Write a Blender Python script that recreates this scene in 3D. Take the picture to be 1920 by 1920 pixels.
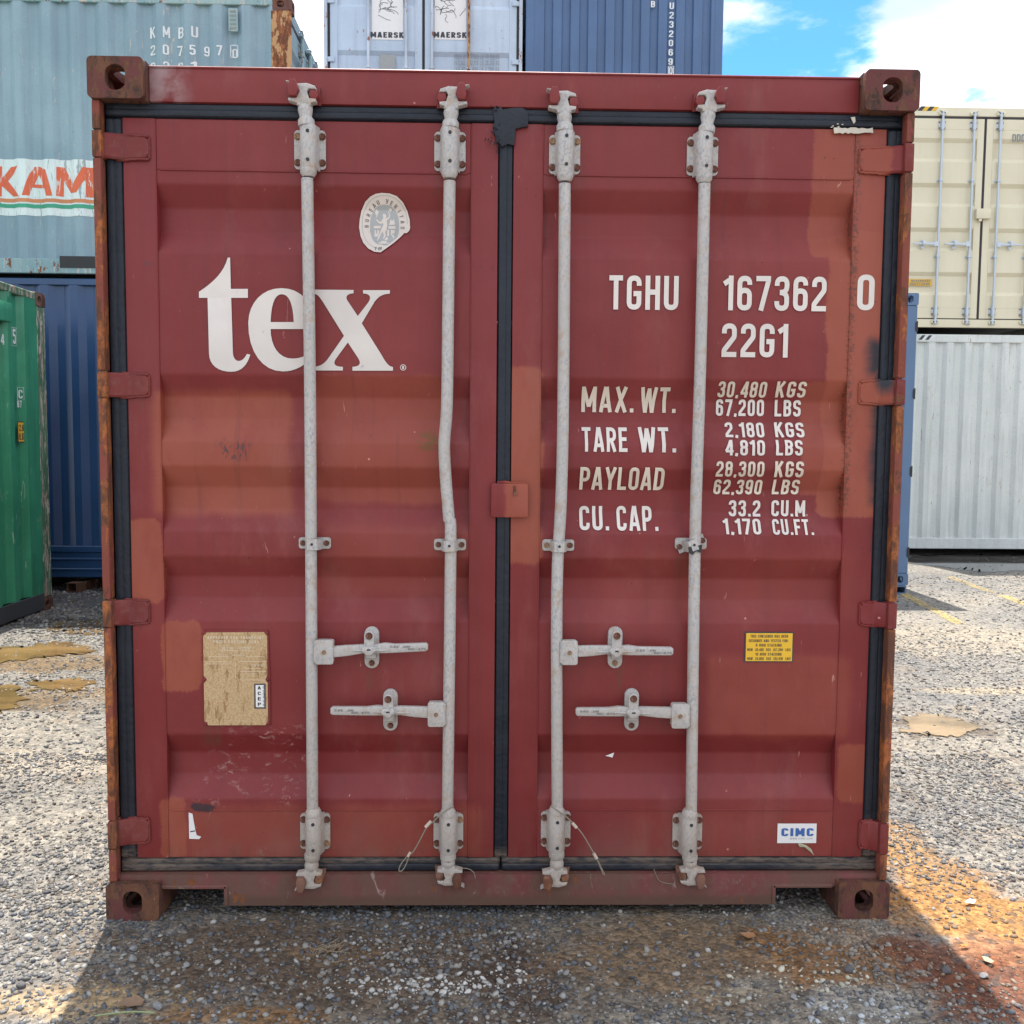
import bpy, bmesh, math, random
import numpy as np
from mathutils import Vector, Matrix
from mathutils.geometry import tessellate_polygon
R = math.radians
random.seed(7); rng = np.random.default_rng(7)
for o in list(bpy.data.objects): bpy.data.objects.remove(o)
sc = bpy.context.scene
COL = sc.collection
# ------------------------------------------------------------------ camera
F = 1800.0
CAM = Vector((-0.0409, -2.8908, 1.4849)); YAW, PIT, ROL = 0.0223, 0.0724, -0.0082
cy_, sy_ = math.cos(YAW), math.sin(YAW); cp_, sp_ = math.cos(PIT), math.sin(PIT); cr_, sr_ = math.cos(ROL), math.sin(ROL)
Fw = Vector((sy_*cp_, cy_*cp_, -sp_)); U0 = Vector((sy_*sp_, cy_*sp_, cp_)); R0 = Vector((cy_, -sy_, 0))
RT = R0*cr_ - U0*sr_; UP = R0*sr_ + U0*cr_
cd = bpy.data.cameras.new('camera'); cam = bpy.data.objects.new('camera', cd); COL.objects.link(cam)
M = Matrix.Identity(4)
for i in range(3): M[i][0], M[i][1], M[i][2], M[i][3] = RT[i], UP[i], -Fw[i], CAM[i]
cam.matrix_world = M
cd.sensor_width = 36; cd.lens = F/1920*36; cd.clip_start = 0.05; cd.clip_end = 3000
sc.camera = cam
def ray(px, py): return RT*((px-960)/F) + UP*((960-py)/F) + Fw
def at(px, py, Y=0.0):                       # a measured point on an upright plane y = Y
    d = ray(px, py); return CAM + d*((Y-CAM.y)/d.y)
def atx(px, py, Y=0.0): return at(px, py, Y).x
def atz(px, py, Y=0.0): return at(px, py, Y).z
def gnd(px, py, Z=0.0):
    d = ray(px, py); return CAM + d*((Z-CAM.z)/d.z)
# ------------------------------------------------------------------ light
SUN_EL, SUN_AZ = 71.5, 8.0                    # shadows fall towards the camera, a little to the right
EXPO = 1.13
L_ = bpy.data.lights.new('sun', 'SUN'); L_.energy = 3.9; L_.angle = R(0.53); L_.color = (1.0, 0.955, 0.89)
sun = bpy.data.objects.new('sun', L_); COL.objects.link(sun)
sd = Vector((math.sin(R(SUN_AZ))*math.cos(R(SUN_EL)), -math.cos(R(SUN_AZ))*math.cos(R(SUN_EL)), -math.sin(R(SUN_EL))))
sun.rotation_mode = 'QUATERNION'; sun.rotation_quaternion = sd.to_track_quat('-Z', 'Y')
sc.view_settings.view_transform = 'Standard'; sc.view_settings.look = 'None'
sc.view_settings.exposure = EXPO; sc.view_settings.gamma = 1.0; sc.view_settings.use_curve_mapping = False
# ------------------------------------------------------------------ node helper
class NT:
    def __init__(s, tree): s.t = tree; s.n = tree.nodes; s.l = tree.links
    def add(s, typ, **kw):
        n = s.n.new(typ)
        for k, v in kw.items(): setattr(n, k, v)
        return n
    def put(s, sock, v):
        if hasattr(v, 'is_linked') or isinstance(v, bpy.types.NodeSocket): s.l.new(v, sock)
        else:
            if isinstance(v, (tuple, list)) and len(v) == 3 and sock.type == 'RGBA': v = (*v, 1)
            sock.default_value = v
    def math(s, op, a, b=None, c=None, clamp=False):
        n = s.add('ShaderNodeMath', operation=op, use_clamp=clamp); s.put(n.inputs[0], a)
        if b is not None: s.put(n.inputs[1], b)
        if c is not None: s.put(n.inputs[2], c)
        return n.outputs[0]
    def mix(s, f, a, b, blend='MIX'):
        n = s.add('ShaderNodeMix', data_type='RGBA', blend_type=blend)
        s.put(n.inputs[0], f); s.put(n.inputs[6], a); s.put(n.inputs[7], b); return n.outputs[2]
    def vec(s, v, scale=(1, 1, 1), loc=(0, 0, 0)):
        n = s.add('ShaderNodeMapping'); s.l.new(v, n.inputs[0]); n.inputs['Scale'].default_value = scale; n.inputs['Location'].default_value = loc
        return n.outputs[0]
    def noise(s, v, scale, detail=4, rough=0.55, dist=0.0):
        n = s.add('ShaderNodeTexNoise'); s.l.new(v, n.inputs['Vector'])
        n.inputs['Scale'].default_value = scale; n.inputs['Detail'].default_value = detail
        n.inputs['Roughness'].default_value = rough; n.inputs['Distortion'].default_value = dist
        return n.outputs['Fac']
    def voro(s, v, scale, feature='F1', out='Distance', rnd=1.0):
        n = s.add('ShaderNodeTexVoronoi', feature=feature); s.l.new(v, n.inputs['Vector'])
        n.inputs['Scale'].default_value = scale; n.inputs['Randomness'].default_value = rnd
        return n.outputs[out]
    def ss(s, v, a, b, lo=0.0, hi=1.0):       # smoothstep map
        n = s.add('ShaderNodeMapRange', interpolation_type='SMOOTHSTEP'); s.put(n.inputs[0], v)
        n.inputs[1].default_value = a; n.inputs[2].default_value = b; n.inputs[3].default_value = lo; n.inputs[4].default_value = hi
        return n.outputs[0]
    def bump(s, h, strength=0.5, dist=0.01, nrm=None):
        n = s.add('ShaderNodeBump'); s.put(n.inputs['Height'], h); n.inputs['Strength'].default_value = strength
        n.inputs['Distance'].default_value = dist
        if nrm is not None: s.l.new(nrm, n.inputs['Normal'])
        return n.outputs[0]
    def sep(s, v):
        n = s.add('ShaderNodeSeparateXYZ'); s.l.new(v, n.inputs[0]); return n.outputs
    def comb(s, x, y, z):
        n = s.add('ShaderNodeCombineXYZ'); s.put(n.inputs[0], x); s.put(n.inputs[1], y); s.put(n.inputs[2], z); return n.outputs[0]
def newmat(name):
    m = bpy.data.materials.new(name); m.use_nodes = True; nt = NT(m.node_tree)
    b = m.node_tree.nodes['Principled BSDF']; tc = nt.add('ShaderNodeTexCoord')
    return m, nt, b, tc.outputs['Object']
# ------------------------------------------------------------------ world
world = bpy.data.worlds.new('World'); sc.world = world; world.use_nodes = True
wt = NT(world.node_tree); bg = world.node_tree.nodes['Background']
sky = wt.add('ShaderNodeTexSky', sky_type='NISHITA', sun_disc=False)
sky.sun_elevation = R(SUN_EL); sky.sun_rotation = R(-SUN_AZ); sky.air_density = 1.0; sky.dust_density = 0.6; sky.ozone_density = 1.5
wv = wt.add('ShaderNodeTexCoord').outputs['Generated']
x, y, z = wt.sep(wv)
zz = wt.math('MAXIMUM', wt.math('ADD', z, 0.12), 0.05)
pv = wt.comb(wt.math('DIVIDE', x, zz), wt.math('DIVIDE', y, zz), 0.3)
n1 = wt.noise(wt.vec(pv, loc=(3.1, 1.7, 0)), 1.25, 7, 0.58, 0.15)
n2 = wt.noise(wt.vec(pv, loc=(9.1, 4.2, 2)), 4.5, 6, 0.6, 0.1)
gd = ray(1415, 0).normalized()
gap = wt.add('ShaderNodeVectorMath', operation='DOT_PRODUCT'); wt.l.new(wv, gap.inputs[0]); gap.inputs[1].default_value = gd
gapm = wt.ss(gap.outputs['Value'], 0.9895, 0.9975)
cov = wt.math('ADD', wt.math('ADD', wt.math('MULTIPLY', n1, 0.55), wt.math('MULTIPLY', n2, 0.49)), 0.09)
cov = wt.math('SUBTRACT', cov, wt.math('MULTIPLY', gapm, 0.18))
cm = wt.ss(cov, 0.40, 0.53)
shade = wt.ss(wt.noise(wt.vec(pv, loc=(5, 2, 7)), 1.9, 5, 0.55), 0.40, 0.66)
cloudc = wt.mix(shade, (8.2, 8.5, 9.0), (3.9, 4.7, 6.0))
skyc = wt.mix(1.0, sky.outputs[0], (0.42, 0.90, 1.45), 'MULTIPLY')
wcol = wt.mix(cm, skyc, cloudc)
wt.l.new(wcol, bg.inputs[0]); bg.inputs[1].default_value = 0.1
# ------------------------------------------------------------------ mesh helpers
class MB:
    def __init__(s): s.bm = bmesh.new()
    def _xf(s, vs, mtx):
        if mtx is not None: bmesh.ops.transform(s.bm, matrix=mtx, verts=vs)
    def box(s, a, b, bev=0.0, seg=1, mtx=None):
        r = bmesh.ops.create_cube(s.bm, size=1.0); vs = r['verts']
        c = [(a[i]+b[i])/2 for i in range(3)]; d = [abs(b[i]-a[i]) for i in range(3)]
        for v in vs: v.co = Vector([c[i]+v.co[i]*d[i] for i in range(3)])
        s._xf(vs, mtx)
        if bev > 0:
            es = list({e for v in vs for e in v.link_edges})
            bmesh.ops.bevel(s.bm, geom=es, offset=bev, segments=seg, affect='EDGES', profile=0.6)
        return s
    def tube(s, path, r, seg=12, cap=True):
        path = [Vector(p) for p in path]; rr = r if isinstance(r, (list, tuple)) else [r]*len(path)
        rings = []; ref = None
        for i, p in enumerate(path):
            t = (path[min(i+1, len(path)-1)] - path[max(i-1, 0)]).normalized()
            if ref is None: ref = Vector((0, 1, 0)) if abs(t.y) < 0.9 else Vector((1, 0, 0))
            a = t.cross(ref).normalized(); b = a.cross(t).normalized(); ref = b
            rings.append([s.bm.verts.new(p + (a*math.cos(2*math.pi*k/seg) + b*math.sin(2*math.pi*k/seg))*rr[i]) for k in range(seg)])
        for i in range(len(rings)-1):
            for k in range(seg):
                s.bm.faces.new((rings[i][k], rings[i][(k+1) % seg], rings[i+1][(k+1) % seg], rings[i+1][k]))
        if cap:
            s.bm.faces.new(rings[0][::-1]); s.bm.faces.new(rings[-1])
        return s
    def cyl(s, p0, p1, r, seg=12): return s.tube([p0, p1], r, seg)
    def prism(s, poly, y0, y1, holes=(), mtx=None, bev=0.0):   # poly in (x,z), extruded along y (y0 = front, towards -y)
        loops = [[Vector((p[0], 0, p[1])) for p in l] for l in [poly, *holes]]
        flat = [v for l in loops for v in l]
        tris = tessellate_polygon([[Vector((v.x, v.z, 0)) for v in l] for l in loops])
        f = [s.bm.verts.new((v.x, y0, v.z)) for v in flat]; b = [s.bm.verts.new((v.x, y1, v.z)) for v in flat]
        faces = []
        if len(loops) == 1: faces += [s.bm.faces.new(f), s.bm.faces.new(b[::-1])]
        else:
            for t in tris:
                try: faces.append(s.bm.faces.new([f[i] for i in t])); faces.append(s.bm.faces.new([b[i] for i in t[::-1]]))
                except ValueError: pass
        k = 0
        for l in loops:
            n = len(l)
            for i in range(n):
                j = (i+1) % n
                faces.append(s.bm.faces.new((f[k+i], b[k+i], b[k+j], f[k+j])))
            k += n
        bmesh.ops.recalc_face_normals(s.bm, faces=faces)
        if bev > 0 and len(loops) == 1:
            es = list(faces[0].edges)
            bmesh.ops.bevel(s.bm, geom=es, offset=bev, segments=2, affect='EDGES', profile=0.5)
            s._xf(list(s.bm.verts), mtx)
        else: s._xf(f+b, mtx)
        return s
    def sheet(s, poly, y, holes=()):
        loops = [[Vector((p[0], p[1], 0)) for p in l] for l in [poly, *holes]]
        flat = [v for l in loops for v in l]; tris = tessellate_polygon(loops)
        vs = [s.bm.verts.new((v.x, y, v.y)) for v in flat]
        for t in tris:
            try:
                fc = s.bm.faces.new([vs[i] for i in t])
                fc.normal_update()
                if fc.normal.y > 0: fc.normal_flip()
            except ValueError: pass
        return s
MATS = {}; XF = {}
def finish(bm, name, ang=32):
    bmesh.ops.remove_doubles(bm, verts=bm.verts, dist=1e-6)
    bm.normal_update()
    for f in bm.faces: f.smooth = True
    for e in bm.edges:
        if len(e.link_faces) == 2: e.smooth = e.calc_face_angle(0) < R(ang)
    me = bpy.data.meshes.new(name); bm.to_mesh(me); bm.free(); return me
def obj(name, mb, mat, parent=None, world=False, label=None, ang=32):
    bm = mb.bm if isinstance(mb, MB) else mb
    if world and parent is not None: bmesh.ops.transform(bm, matrix=XF[parent.name].inverted(), verts=bm.verts)
    me = finish(bm, name, ang); me.materials.append(mat)
    o = bpy.data.objects.new(name, me); COL.objects.link(o)
    if parent is not None: o.parent = parent
    if label: o['label'] = label
    return o
def thing(name, label, cat, loc=(0, 0, 0), rz=0.0, group=None):
    o = bpy.data.objects.new(name, None); COL.objects.link(o); o.location = loc; o.rotation_euler = (0, 0, rz)
    o['label'] = label; o['category'] = cat
    if group: o['group'] = group
    XF[o.name] = Matrix.Translation(loc) @ Matrix.Rotation(rz, 4, 'Z')
    o.empty_display_size = 0.2
    return o
def tag(o, label, cat, group=None):
    o['label'] = label; o['category'] = cat
    if group: o['group'] = group
    return o
def inst(o, loc=None, parent=None, rot=None, scale=None):
    c = o.copy(); COL.objects.link(c)
    if parent is not None: c.parent = parent
    if loc is not None: c.location = loc
    if rot is not None: c.rotation_euler = rot
    if scale is not None: c.scale = scale
    return c
def rrect(x0, x1, z0, z1, r, n=4):
    P = []
    for cx, cz, a in ((x1-r, z1-r, 0), (x0+r, z1-r, 90), (x0+r, z0+r, 180), (x1-r, z0+r, 270)):
        for k in range(n+1):
            t = R(a + 90*k/n); P.append((cx+r*math.cos(t), cz+r*math.sin(t)))
    return P
# ------------------------------------------------------------------ materials
def paint(name, base, fade=None, rust=0.15, rough=0.45, streak=0.35, dents=0.25, dirt=0.25, rustcol=(0.16, 0.055, 0.02), scr=0.0, scrcol=(0.5, 0.45, 0.4), seed=0.0, extra=None, spec=0.5):
    m, nt, b, v = newmat(name); v0 = v
    v = nt.vec(v, loc=(seed, seed*1.3, seed*0.7))
    fade = fade or tuple(min(1, c*1.35+0.02) for c in base)
    big = nt.noise(v, 1.3, 5, 0.6); c = nt.mix(nt.ss(big, 0.35, 0.7), base, fade)
    st = nt.noise(nt.vec(v, (14, 14, 0.9)), 1.0, 5, 0.6)
    c = nt.mix(nt.math('MULTIPLY', nt.ss(st, 0.45, 0.75), streak), c, tuple(k*0.62+0.008 for k in base))
    fine = nt.noise(v, 55, 3, 0.6)
    c = nt.mix(nt.math('MULTIPLY', nt.ss(fine, 0.45, 0.8), dirt*0.6), c, (0.20, 0.16, 0.13))
    if extra: c = extra(nt, v0, c)
    if scr > 0:
        s1 = nt.noise(nt.vec(v, (16, 16, 2.6)), 1.6, 6, 0.7, 1.2)
        s2 = nt.noise(v, 1.1, 3, 0.5)
        c = nt.mix(nt.math('MULTIPLY', nt.ss(nt.math('ADD', s1, nt.math('MULTIPLY', s2, 0.22)), 0.80-0.1*scr, 0.82-0.1*scr), 0.85), c, scrcol)
    rn = nt.math('ADD', nt.math('MULTIPLY', nt.noise(nt.vec(v, (3.5, 3.5, 1.6)), 3.2, 8, 0.68), 0.8), nt.math('MULTIPLY', nt.noise(v, 40, 3, 0.6), 0.25))
    rm = nt.ss(rn, 0.72-0.24*rust, 0.76-0.22*rust)
    rc = nt.mix(nt.noise(v, 26, 4, 0.6), tuple(k*0.55 for k in rustcol), tuple(min(1, k*1.9) for k in rustcol))
    c = nt.mix(rm, c, rc)
    nt.l.new(c, b.inputs['Base Color'])
    ro = nt.math('ADD', nt.math('MULTIPLY', rm, 0.35), nt.math('ADD', nt.math('MULTIPLY', big, 0.22), rough-0.1), clamp=True)
    nt.l.new(ro, b.inputs['Roughness']); b.inputs['Specular IOR Level'].default_value = spec
    h = nt.math('ADD', nt.math('MULTIPLY', nt.noise(v, 3.0, 2, 0.5), dents), nt.math('MULTIPLY', rm, -0.02))
    h = nt.math('ADD', h, nt.math('MULTIPLY', fine, 0.012))
    nt.l.new(nt.bump(h, 0.6, 0.05), b.inputs['Normal'])
    return m
# red doors: repainted patches, scuffs and oversprayed sealant, measured on the door plane
YD = 0.055
def boxm(nt, X, Z, x0, x1, z0, z1, soft=0.006, rad=0.02):
    dx = nt.math('SUBTRACT', nt.math('ABSOLUTE', nt.math('SUBTRACT', X, (x0+x1)/2)), abs(x1-x0)/2 - rad)
    dz = nt.math('SUBTRACT', nt.math('ABSOLUTE', nt.math('SUBTRACT', Z, (z0+z1)/2)), abs(z1-z0)/2 - rad)
    dx = nt.math('MAXIMUM', dx, 0.0); dz = nt.math('MAXIMUM', dz, 0.0)
    d = nt.math('SQRT', nt.math('ADD', nt.math('MULTIPLY', dx, dx), nt.math('MULTIPLY', dz, dz)))
    return nt.ss(d, rad-soft, rad+soft, 1.0, 0.0)
def red_extra(nt, v, c):
    X, Y, Z = nt.sep(v)
    nx = nt.math('SUBTRACT', nt.noise(nt.vec(v, loc=(3, 0, 0)), 7, 5, 0.6), 0.5); nz = nt.math('SUBTRACT', nt.noise(nt.vec(v, loc=(0, 0, 9)), 7, 5, 0.6), 0.5)
    X2 = nt.math('MULTIPLY_ADD', nx, 0.05, X); Z2 = nt.math('MULTIPLY_ADD', nz, 0.05, Z)
    br = nt.math('SUBTRACT', nt.noise(nt.vec(v, (6, 1, 60)), 2.2, 4, 0.6), 0.5); br2 = nt.math('SUBTRACT', nt.noise(nt.vec(v, (70, 1, 5)), 1.6, 4, 0.6), 0.5)
    X2 = nt.math('MULTIPLY_ADD', br, 0.016, X2); Z2 = nt.math('MULTIPLY_ADD', br2, 0.016, Z2)
    def pm(l, r, t, bo, soft=0.006, XX=X2, ZZ=Z2, rad=0.02):
        a = at(l, t, YD); b_ = at(r, bo, YD); return boxm(nt, XX, ZZ, a.x, b_.x, b_.z, a.z, soft, rad)
    def comb_(lst):
        o = None
        for (l, r, t, bo, s, w) in lst:
            k = nt.math('MULTIPLY', pm(l, r, t, bo, s), w); o = k if o is None else nt.math('MAXIMUM', o, k)
        return o
    light = comb_([(285, 545, 732, 968, 0.02, 0.85), (583, 832, 702, 945, 0.012, 0.6), (236, 306, 976, 1127, 0.005, 0.95), (303, 378, 1164, 1296, 0.005, 0.9),
                   (300, 352, 1500, 1608, 0.006, 0.85), (350, 905, 1512, 1608, 0.02, 0.45), (950, 1012, 690, 1058, 0.008, 0.95), (1526, 1660, 225, 482, 0.006, 0.75),
                   (1556, 1662, 430, 972, 0.006, 0.95), (1508, 1585, 716, 925, 0.006, 0.62), (600, 880, 985, 1120, 0.03, 0.3), (1330, 1590, 1232, 1385, 0.02, 0.42),
                   (1572, 1625, 1396, 1502, 0.006, 0.7), (1130, 1600, 1035, 1150, 0.04, 0.22), (1190, 1570, 1518, 1605, 0.04, 0.25), (300, 520, 1050, 1060, 0.05, 0.2)])
    lc = nt.mix(nt.noise(v, 9, 3), (0.262, 0.060, 0.034), (0.31, 0.077, 0.044))
    light = nt.math('MULTIPLY', light, nt.ss(nt.noise(nt.vec(v, (1, 1, 0.5), (2, 2, 2)), 8, 6, 0.7), 0.22, 0.55, 0.55, 1.0))
    c = nt.mix(light, c, lc)
    run = nt.ss(nt.noise(nt.vec(v, (26, 1, 0.7), (3, 1, 4)), 1.5, 6, 0.65), 0.56, 0.74)
    c = nt.mix(nt.math('MULTIPLY', run, 0.34), c, (0.10, 0.028, 0.026))
    chalk = nt.math('MULTIPLY', nt.ss(nt.noise(nt.vec(v, (1, 1, 0.35), (8, 0, 1)), 4.5, 7, 0.7), 0.52, 0.72), 0.22)
    c = nt.mix(chalk, c, (0.30, 0.115, 0.10))
    rr_ = None
    for (q0, q1, q2, q3, w_) in ((548, 608, 312, 360, .6), (812, 872, 318, 365, .6), (1030, 1090, 322, 372, .6), (1292, 1350, 326, 372, .5), (684, 712, 1248, 1300, .8), (718, 746, 1366, 1420, .9), (1140, 1170, 1250, 1305, .8), (1172, 1200, 1366, 1425, .9), (556, 620, 1034, 1075, .7), (815, 875, 1036, 1085, .8), (1018, 1078, 1036, 1080, .7), (1270, 1330, 1036, 1085, .7), (380, 420, 1352, 1400, .9), (240, 300, 745, 775, .6), (1590, 1650, 758, 790, .6), (235, 930, 1590, 1608, .7), (960, 1640, 1592, 1608, .7)):
        k_ = nt.math('MULTIPLY', pm(q0, q1, q2, q3, 0.02), w_); rr_ = k_ if rr_ is None else nt.math('MAXIMUM', rr_, k_)
    drip = nt.ss(nt.noise(nt.vec(v, (9, 1, 1.2), (5, 5, 5)), 7, 6, 0.68), 0.46, 0.66)
    c = nt.mix(nt.math('MULTIPLY', nt.math('MULTIPLY', rr_, drip), 0.75), c, (0.115, 0.048, 0.026))
    spk = nt.ss(nt.voro(nt.vec(v, (1, 0.2, 1), (3, 0, 3)), 30, 'F1'), 0.085, 0.05)
    c = nt.mix(nt.math('MULTIPLY', spk, nt.ss(nt.noise(nt.vec(v, loc=(0, 4, 0)), 5, 3), 0.55, 0.62)), c, (0.07, 0.022, 0.018))
    # darker original paint strip between repaints
    # scuffs: pale scrapes under the plate and others
    sn = nt.noise(nt.vec(v, (1, 1, 1.6)), 34, 6, 0.7, 0.8)
    sm = comb_([(430, 580, 1368, 1440, 0.05, 1.0), (380, 560, 1420, 1512, 0.06, 0.9), (770, 830, 815, 850, 0.02, 0.0), (1130, 1330, 1640, 1690, 0.04, 0.8), (440, 500, 1590, 1600, 0.02, 0.6)])
    sm = nt.math('MULTIPLY', nt.math('MULTIPLY', nt.ss(sn, 0.52, 0.70), nt.ss(nt.noise(nt.vec(v, (1, 1, 1.3), (6, 6, 6)), 11, 4, .6), .42, .62)), sm)
    c = nt.mix(nt.math('MULTIPLY', sm, 0.8), c, (0.50, 0.33, 0.30))
    # small scattered scratches
    sc1 = nt.ss(nt.noise(nt.vec(v, (1, 1, 0.16), (4, 2, 1)), 60, 3, 0.6, 0.7), 0.725, 0.75)
    c = nt.mix(nt.math('MULTIPLY', sc1, 0.6), c, (0.52, 0.27, 0.22))
    ch = nt.ss(nt.voro(nt.vec(v, (1, 0.2, 1)), 13, 'F1'), 0.055, 0.03)
    c = nt.mix(nt.math('MULTIPLY', ch, nt.ss(nt.noise(v, 3, 2), 0.52, 0.6)), c, (0.50, 0.22, 0.17))
    # rust pitting along the welded seam of the right-hand leaf
    zline = nt.math('SUBTRACT', X, nt.math('MULTIPLY_ADD', Z, 0.004, atx(1584, 900, YD)-0.004*atz(1584, 900, YD)+0.002))
    band = nt.math('MULTIPLY', nt.ss(nt.math('ABSOLUTE', zline), 0.004, 0.028, 1, 0), nt.ss(Z, atz(1590, 1010, YD), atz(1590, 940, YD)))
    pit = nt.ss(nt.math('ADD', nt.noise(v, 120, 5, 0.7), nt.math('MULTIPLY', band, 0.16)), 0.62, 0.74)
    c = nt.mix(nt.math('MULTIPLY', nt.math('MULTIPLY', pit, band), 0.75), c, (0.075, 0.035, 0.025))
    # rust chips by the bent rod
    g2 = comb_([(780, 822, 812, 842, 0.012, 1.0), (790, 812, 862, 872, 0.008, 0.8)])
    c = nt.mix(nt.math('MULTIPLY', nt.ss(nt.noise(nt.vec(v, (0.6, 1, 2.6), (1, 1, 1)), 48, 4, 0.6, 0.5), 0.48, 0.52), g2), c, (0.16, 0.065, 0.02))
    g4 = comb_([(408, 465, 828, 862, 0.02, 1.0), (228, 300, 486, 500, 0.01, 0.0), (270, 300, 484, 498, 0.012, 1.0)])
    c = nt.mix(nt.math('MULTIPLY', nt.ss(nt.noise(nt.vec(v, (1.5, 1, 0.7), (2, 5, 1)), 60, 4, 0.6, 0.8), 0.54, 0.6), g4), c, (0.075, 0.04, 0.045))
    # black sealant sprayed over the right edge
    bl = comb_([(1626, 1720, 636, 704, 0.026, 1.0), (1634, 1700, 760, 950, 0.024, 1.0), (1642, 1672, 690, 736, 0.02, 1.0), (1642, 1690, 930, 1040, 0.03, 0.9), (1650, 1666, 700, 730, 0.02, 0.9), (358, 402, 1506, 1519, 0.004, 0.85)])
    c = nt.mix(bl, c, (0.016, 0.019, 0.026))
    # mud-grey wash near the foot, road dust
    dm = nt.math('MULTIPLY', nt.ss(Z, 0.42, 0.05), nt.ss(nt.noise(nt.vec(v, (1, 1, 0.5)), 6, 6, 0.65), 0.36, 0.72))
    c = nt.mix(nt.math('MULTIPLY', dm, 0.55), c, (0.17, 0.105, 0.08))
    wd = nt.math('MULTIPLY', comb_([(268, 345, 120, 200, 0.05, 0.8)]), nt.ss(nt.noise(v, 16, 5), 0.3, 0.7))
    c = nt.mix(nt.math('MULTIPLY', wd, 0.6), c, (0.55, 0.5, 0.5))
    return c
MATS['red'] = paint('red_paint', (0.180, 0.0205, 0.022), (0.208, 0.031, 0.029), rust=0.02, rough=0.47, streak=0.34, dents=0.75, dirt=0.05, extra=red_extra, spec=0.32)
def sill_extra(nt, v, c):
    X, Y, Z = nt.sep(v)
    n = nt.noise(nt.vec(v, (1, 1, 0.35)), 9, 6, 0.65)
    c = nt.mix(nt.math('MULTIPLY', nt.ss(n, 0.32, 0.60), 0.8), c, (0.125, 0.072, 0.052))
    c = nt.mix(nt.math('MULTIPLY', nt.ss(nt.noise(nt.vec(v, (1, 1, 0.4), (4, 4, 4)), 24, 6, 0.7, 1.0), 0.62, 0.68), 0.5), c, (0.42, 0.33, 0.29))
    return nt.mix(nt.ss(Z, 0.075, 0.05, 0, 0.8), c, (0.10, 0.055, 0.038))
MATS['frame'] = paint('grimy_red_frame', (0.155, 0.022, 0.022), (0.185, 0.036, 0.03), rust=0.42, rough=0.6, streak=0.5, dents=.3, dirt=.35, rustcol=(0.13, 0.055, 0.03), seed=41, spec=0.3)
MATS['sill'] = paint('sill_paint', (0.15, 0.036, 0.036), rust=0.40, rough=0.6, streak=0.5, dirt=0.6, extra=sill_extra, spec=0.3)
def rust_mat(name, paintc, amt, seed=0, orange=(0.30, 0.085, 0.022), dark=(0.055, 0.026, 0.02)):
    m, nt, b, v = newmat(name); v = nt.vec(v, loc=(seed, seed, seed))
    n = nt.noise(nt.vec(v, (2.2, 2.2, 0.8)), 12, 8, 0.7, 0.4); n2 = nt.noise(v, 60, 5, 0.65)
    c = nt.mix(nt.ss(n, 0.42, 0.60), dark, orange)
    c = nt.mix(nt.ss(n2, 0.40, 0.72), c, (0.13, 0.05, 0.028))
    c = nt.mix(nt.ss(nt.noise(nt.vec(v, (1.4, 1.4, 0.7), (7, 3, 2)), 9, 7, 0.66), 0.50-amt, 0.53-amt, 0.9, 0.0), c, paintc)
    sp = nt.ss(nt.noise(nt.vec(v, (1, 1, 0.5), (1, 9, 2)), 45, 5, 0.7), 0.66, 0.72)
    c = nt.mix(nt.math('MULTIPLY', sp, 0.6), c, (0.42, 0.25, 0.17))
    nt.l.new(c, b.inputs['Base Color']); b.inputs['Roughness'].default_value = 0.78; b.inputs['Specular IOR Level'].default_value = 0.3
    h = nt.math('ADD', n, nt.math('MULTIPLY', n2, 0.4)); nt.l.new(nt.bump(h, 0.8, 0.006), b.inputs['Normal'])
    return m
MATS['cast'] = rust_mat('rusty_casting', (0.125, 0.038, 0.036), 0.03, 2.0, orange=(0.15, 0.066, 0.036), dark=(0.045, 0.024, 0.022))
MATS['post'] = rust_mat('rusty_post', (0.21, 0.055, 0.04), 0.04, 5.0, orange=(0.38, 0.12, 0.035), dark=(0.10, 0.04, 0.025))
MATS['boltrust'] = rust_mat('rusty_bolt', (0.20, 0.10, 0.07), 0.0, 9.0, orange=(0.26, 0.11, 0.05), dark=(0.10, 0.04, 0.028))
MATS['boltpale'] = rust_mat('painted_bolt', (0.45, 0.38, 0.30), 0.12, 12.0, orange=(0.40, 0.26, 0.15), dark=(0.25, 0.15, 0.09))
def simple(name, col, rough=0.6, var=0.15, vs=20, bump=0.0, metal=0.0, spec=0.5):
    m, nt, b, v = newmat(name); n = nt.noise(v, vs, 5, 0.6)
    c = nt.mix(n, tuple(k*(1-var) for k in col), tuple(min(1, k*(1+var)) for k in col))
    nt.l.new(c, b.inputs['Base Color']); b.inputs['Roughness'].default_value = rough; b.inputs['Metallic'].default_value = metal
    b.inputs['Specular IOR Level'].default_value = spec
    if bump: nt.l.new(nt.bump(n, 0.6, bump), b.inputs['Normal'])
    return m
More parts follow.
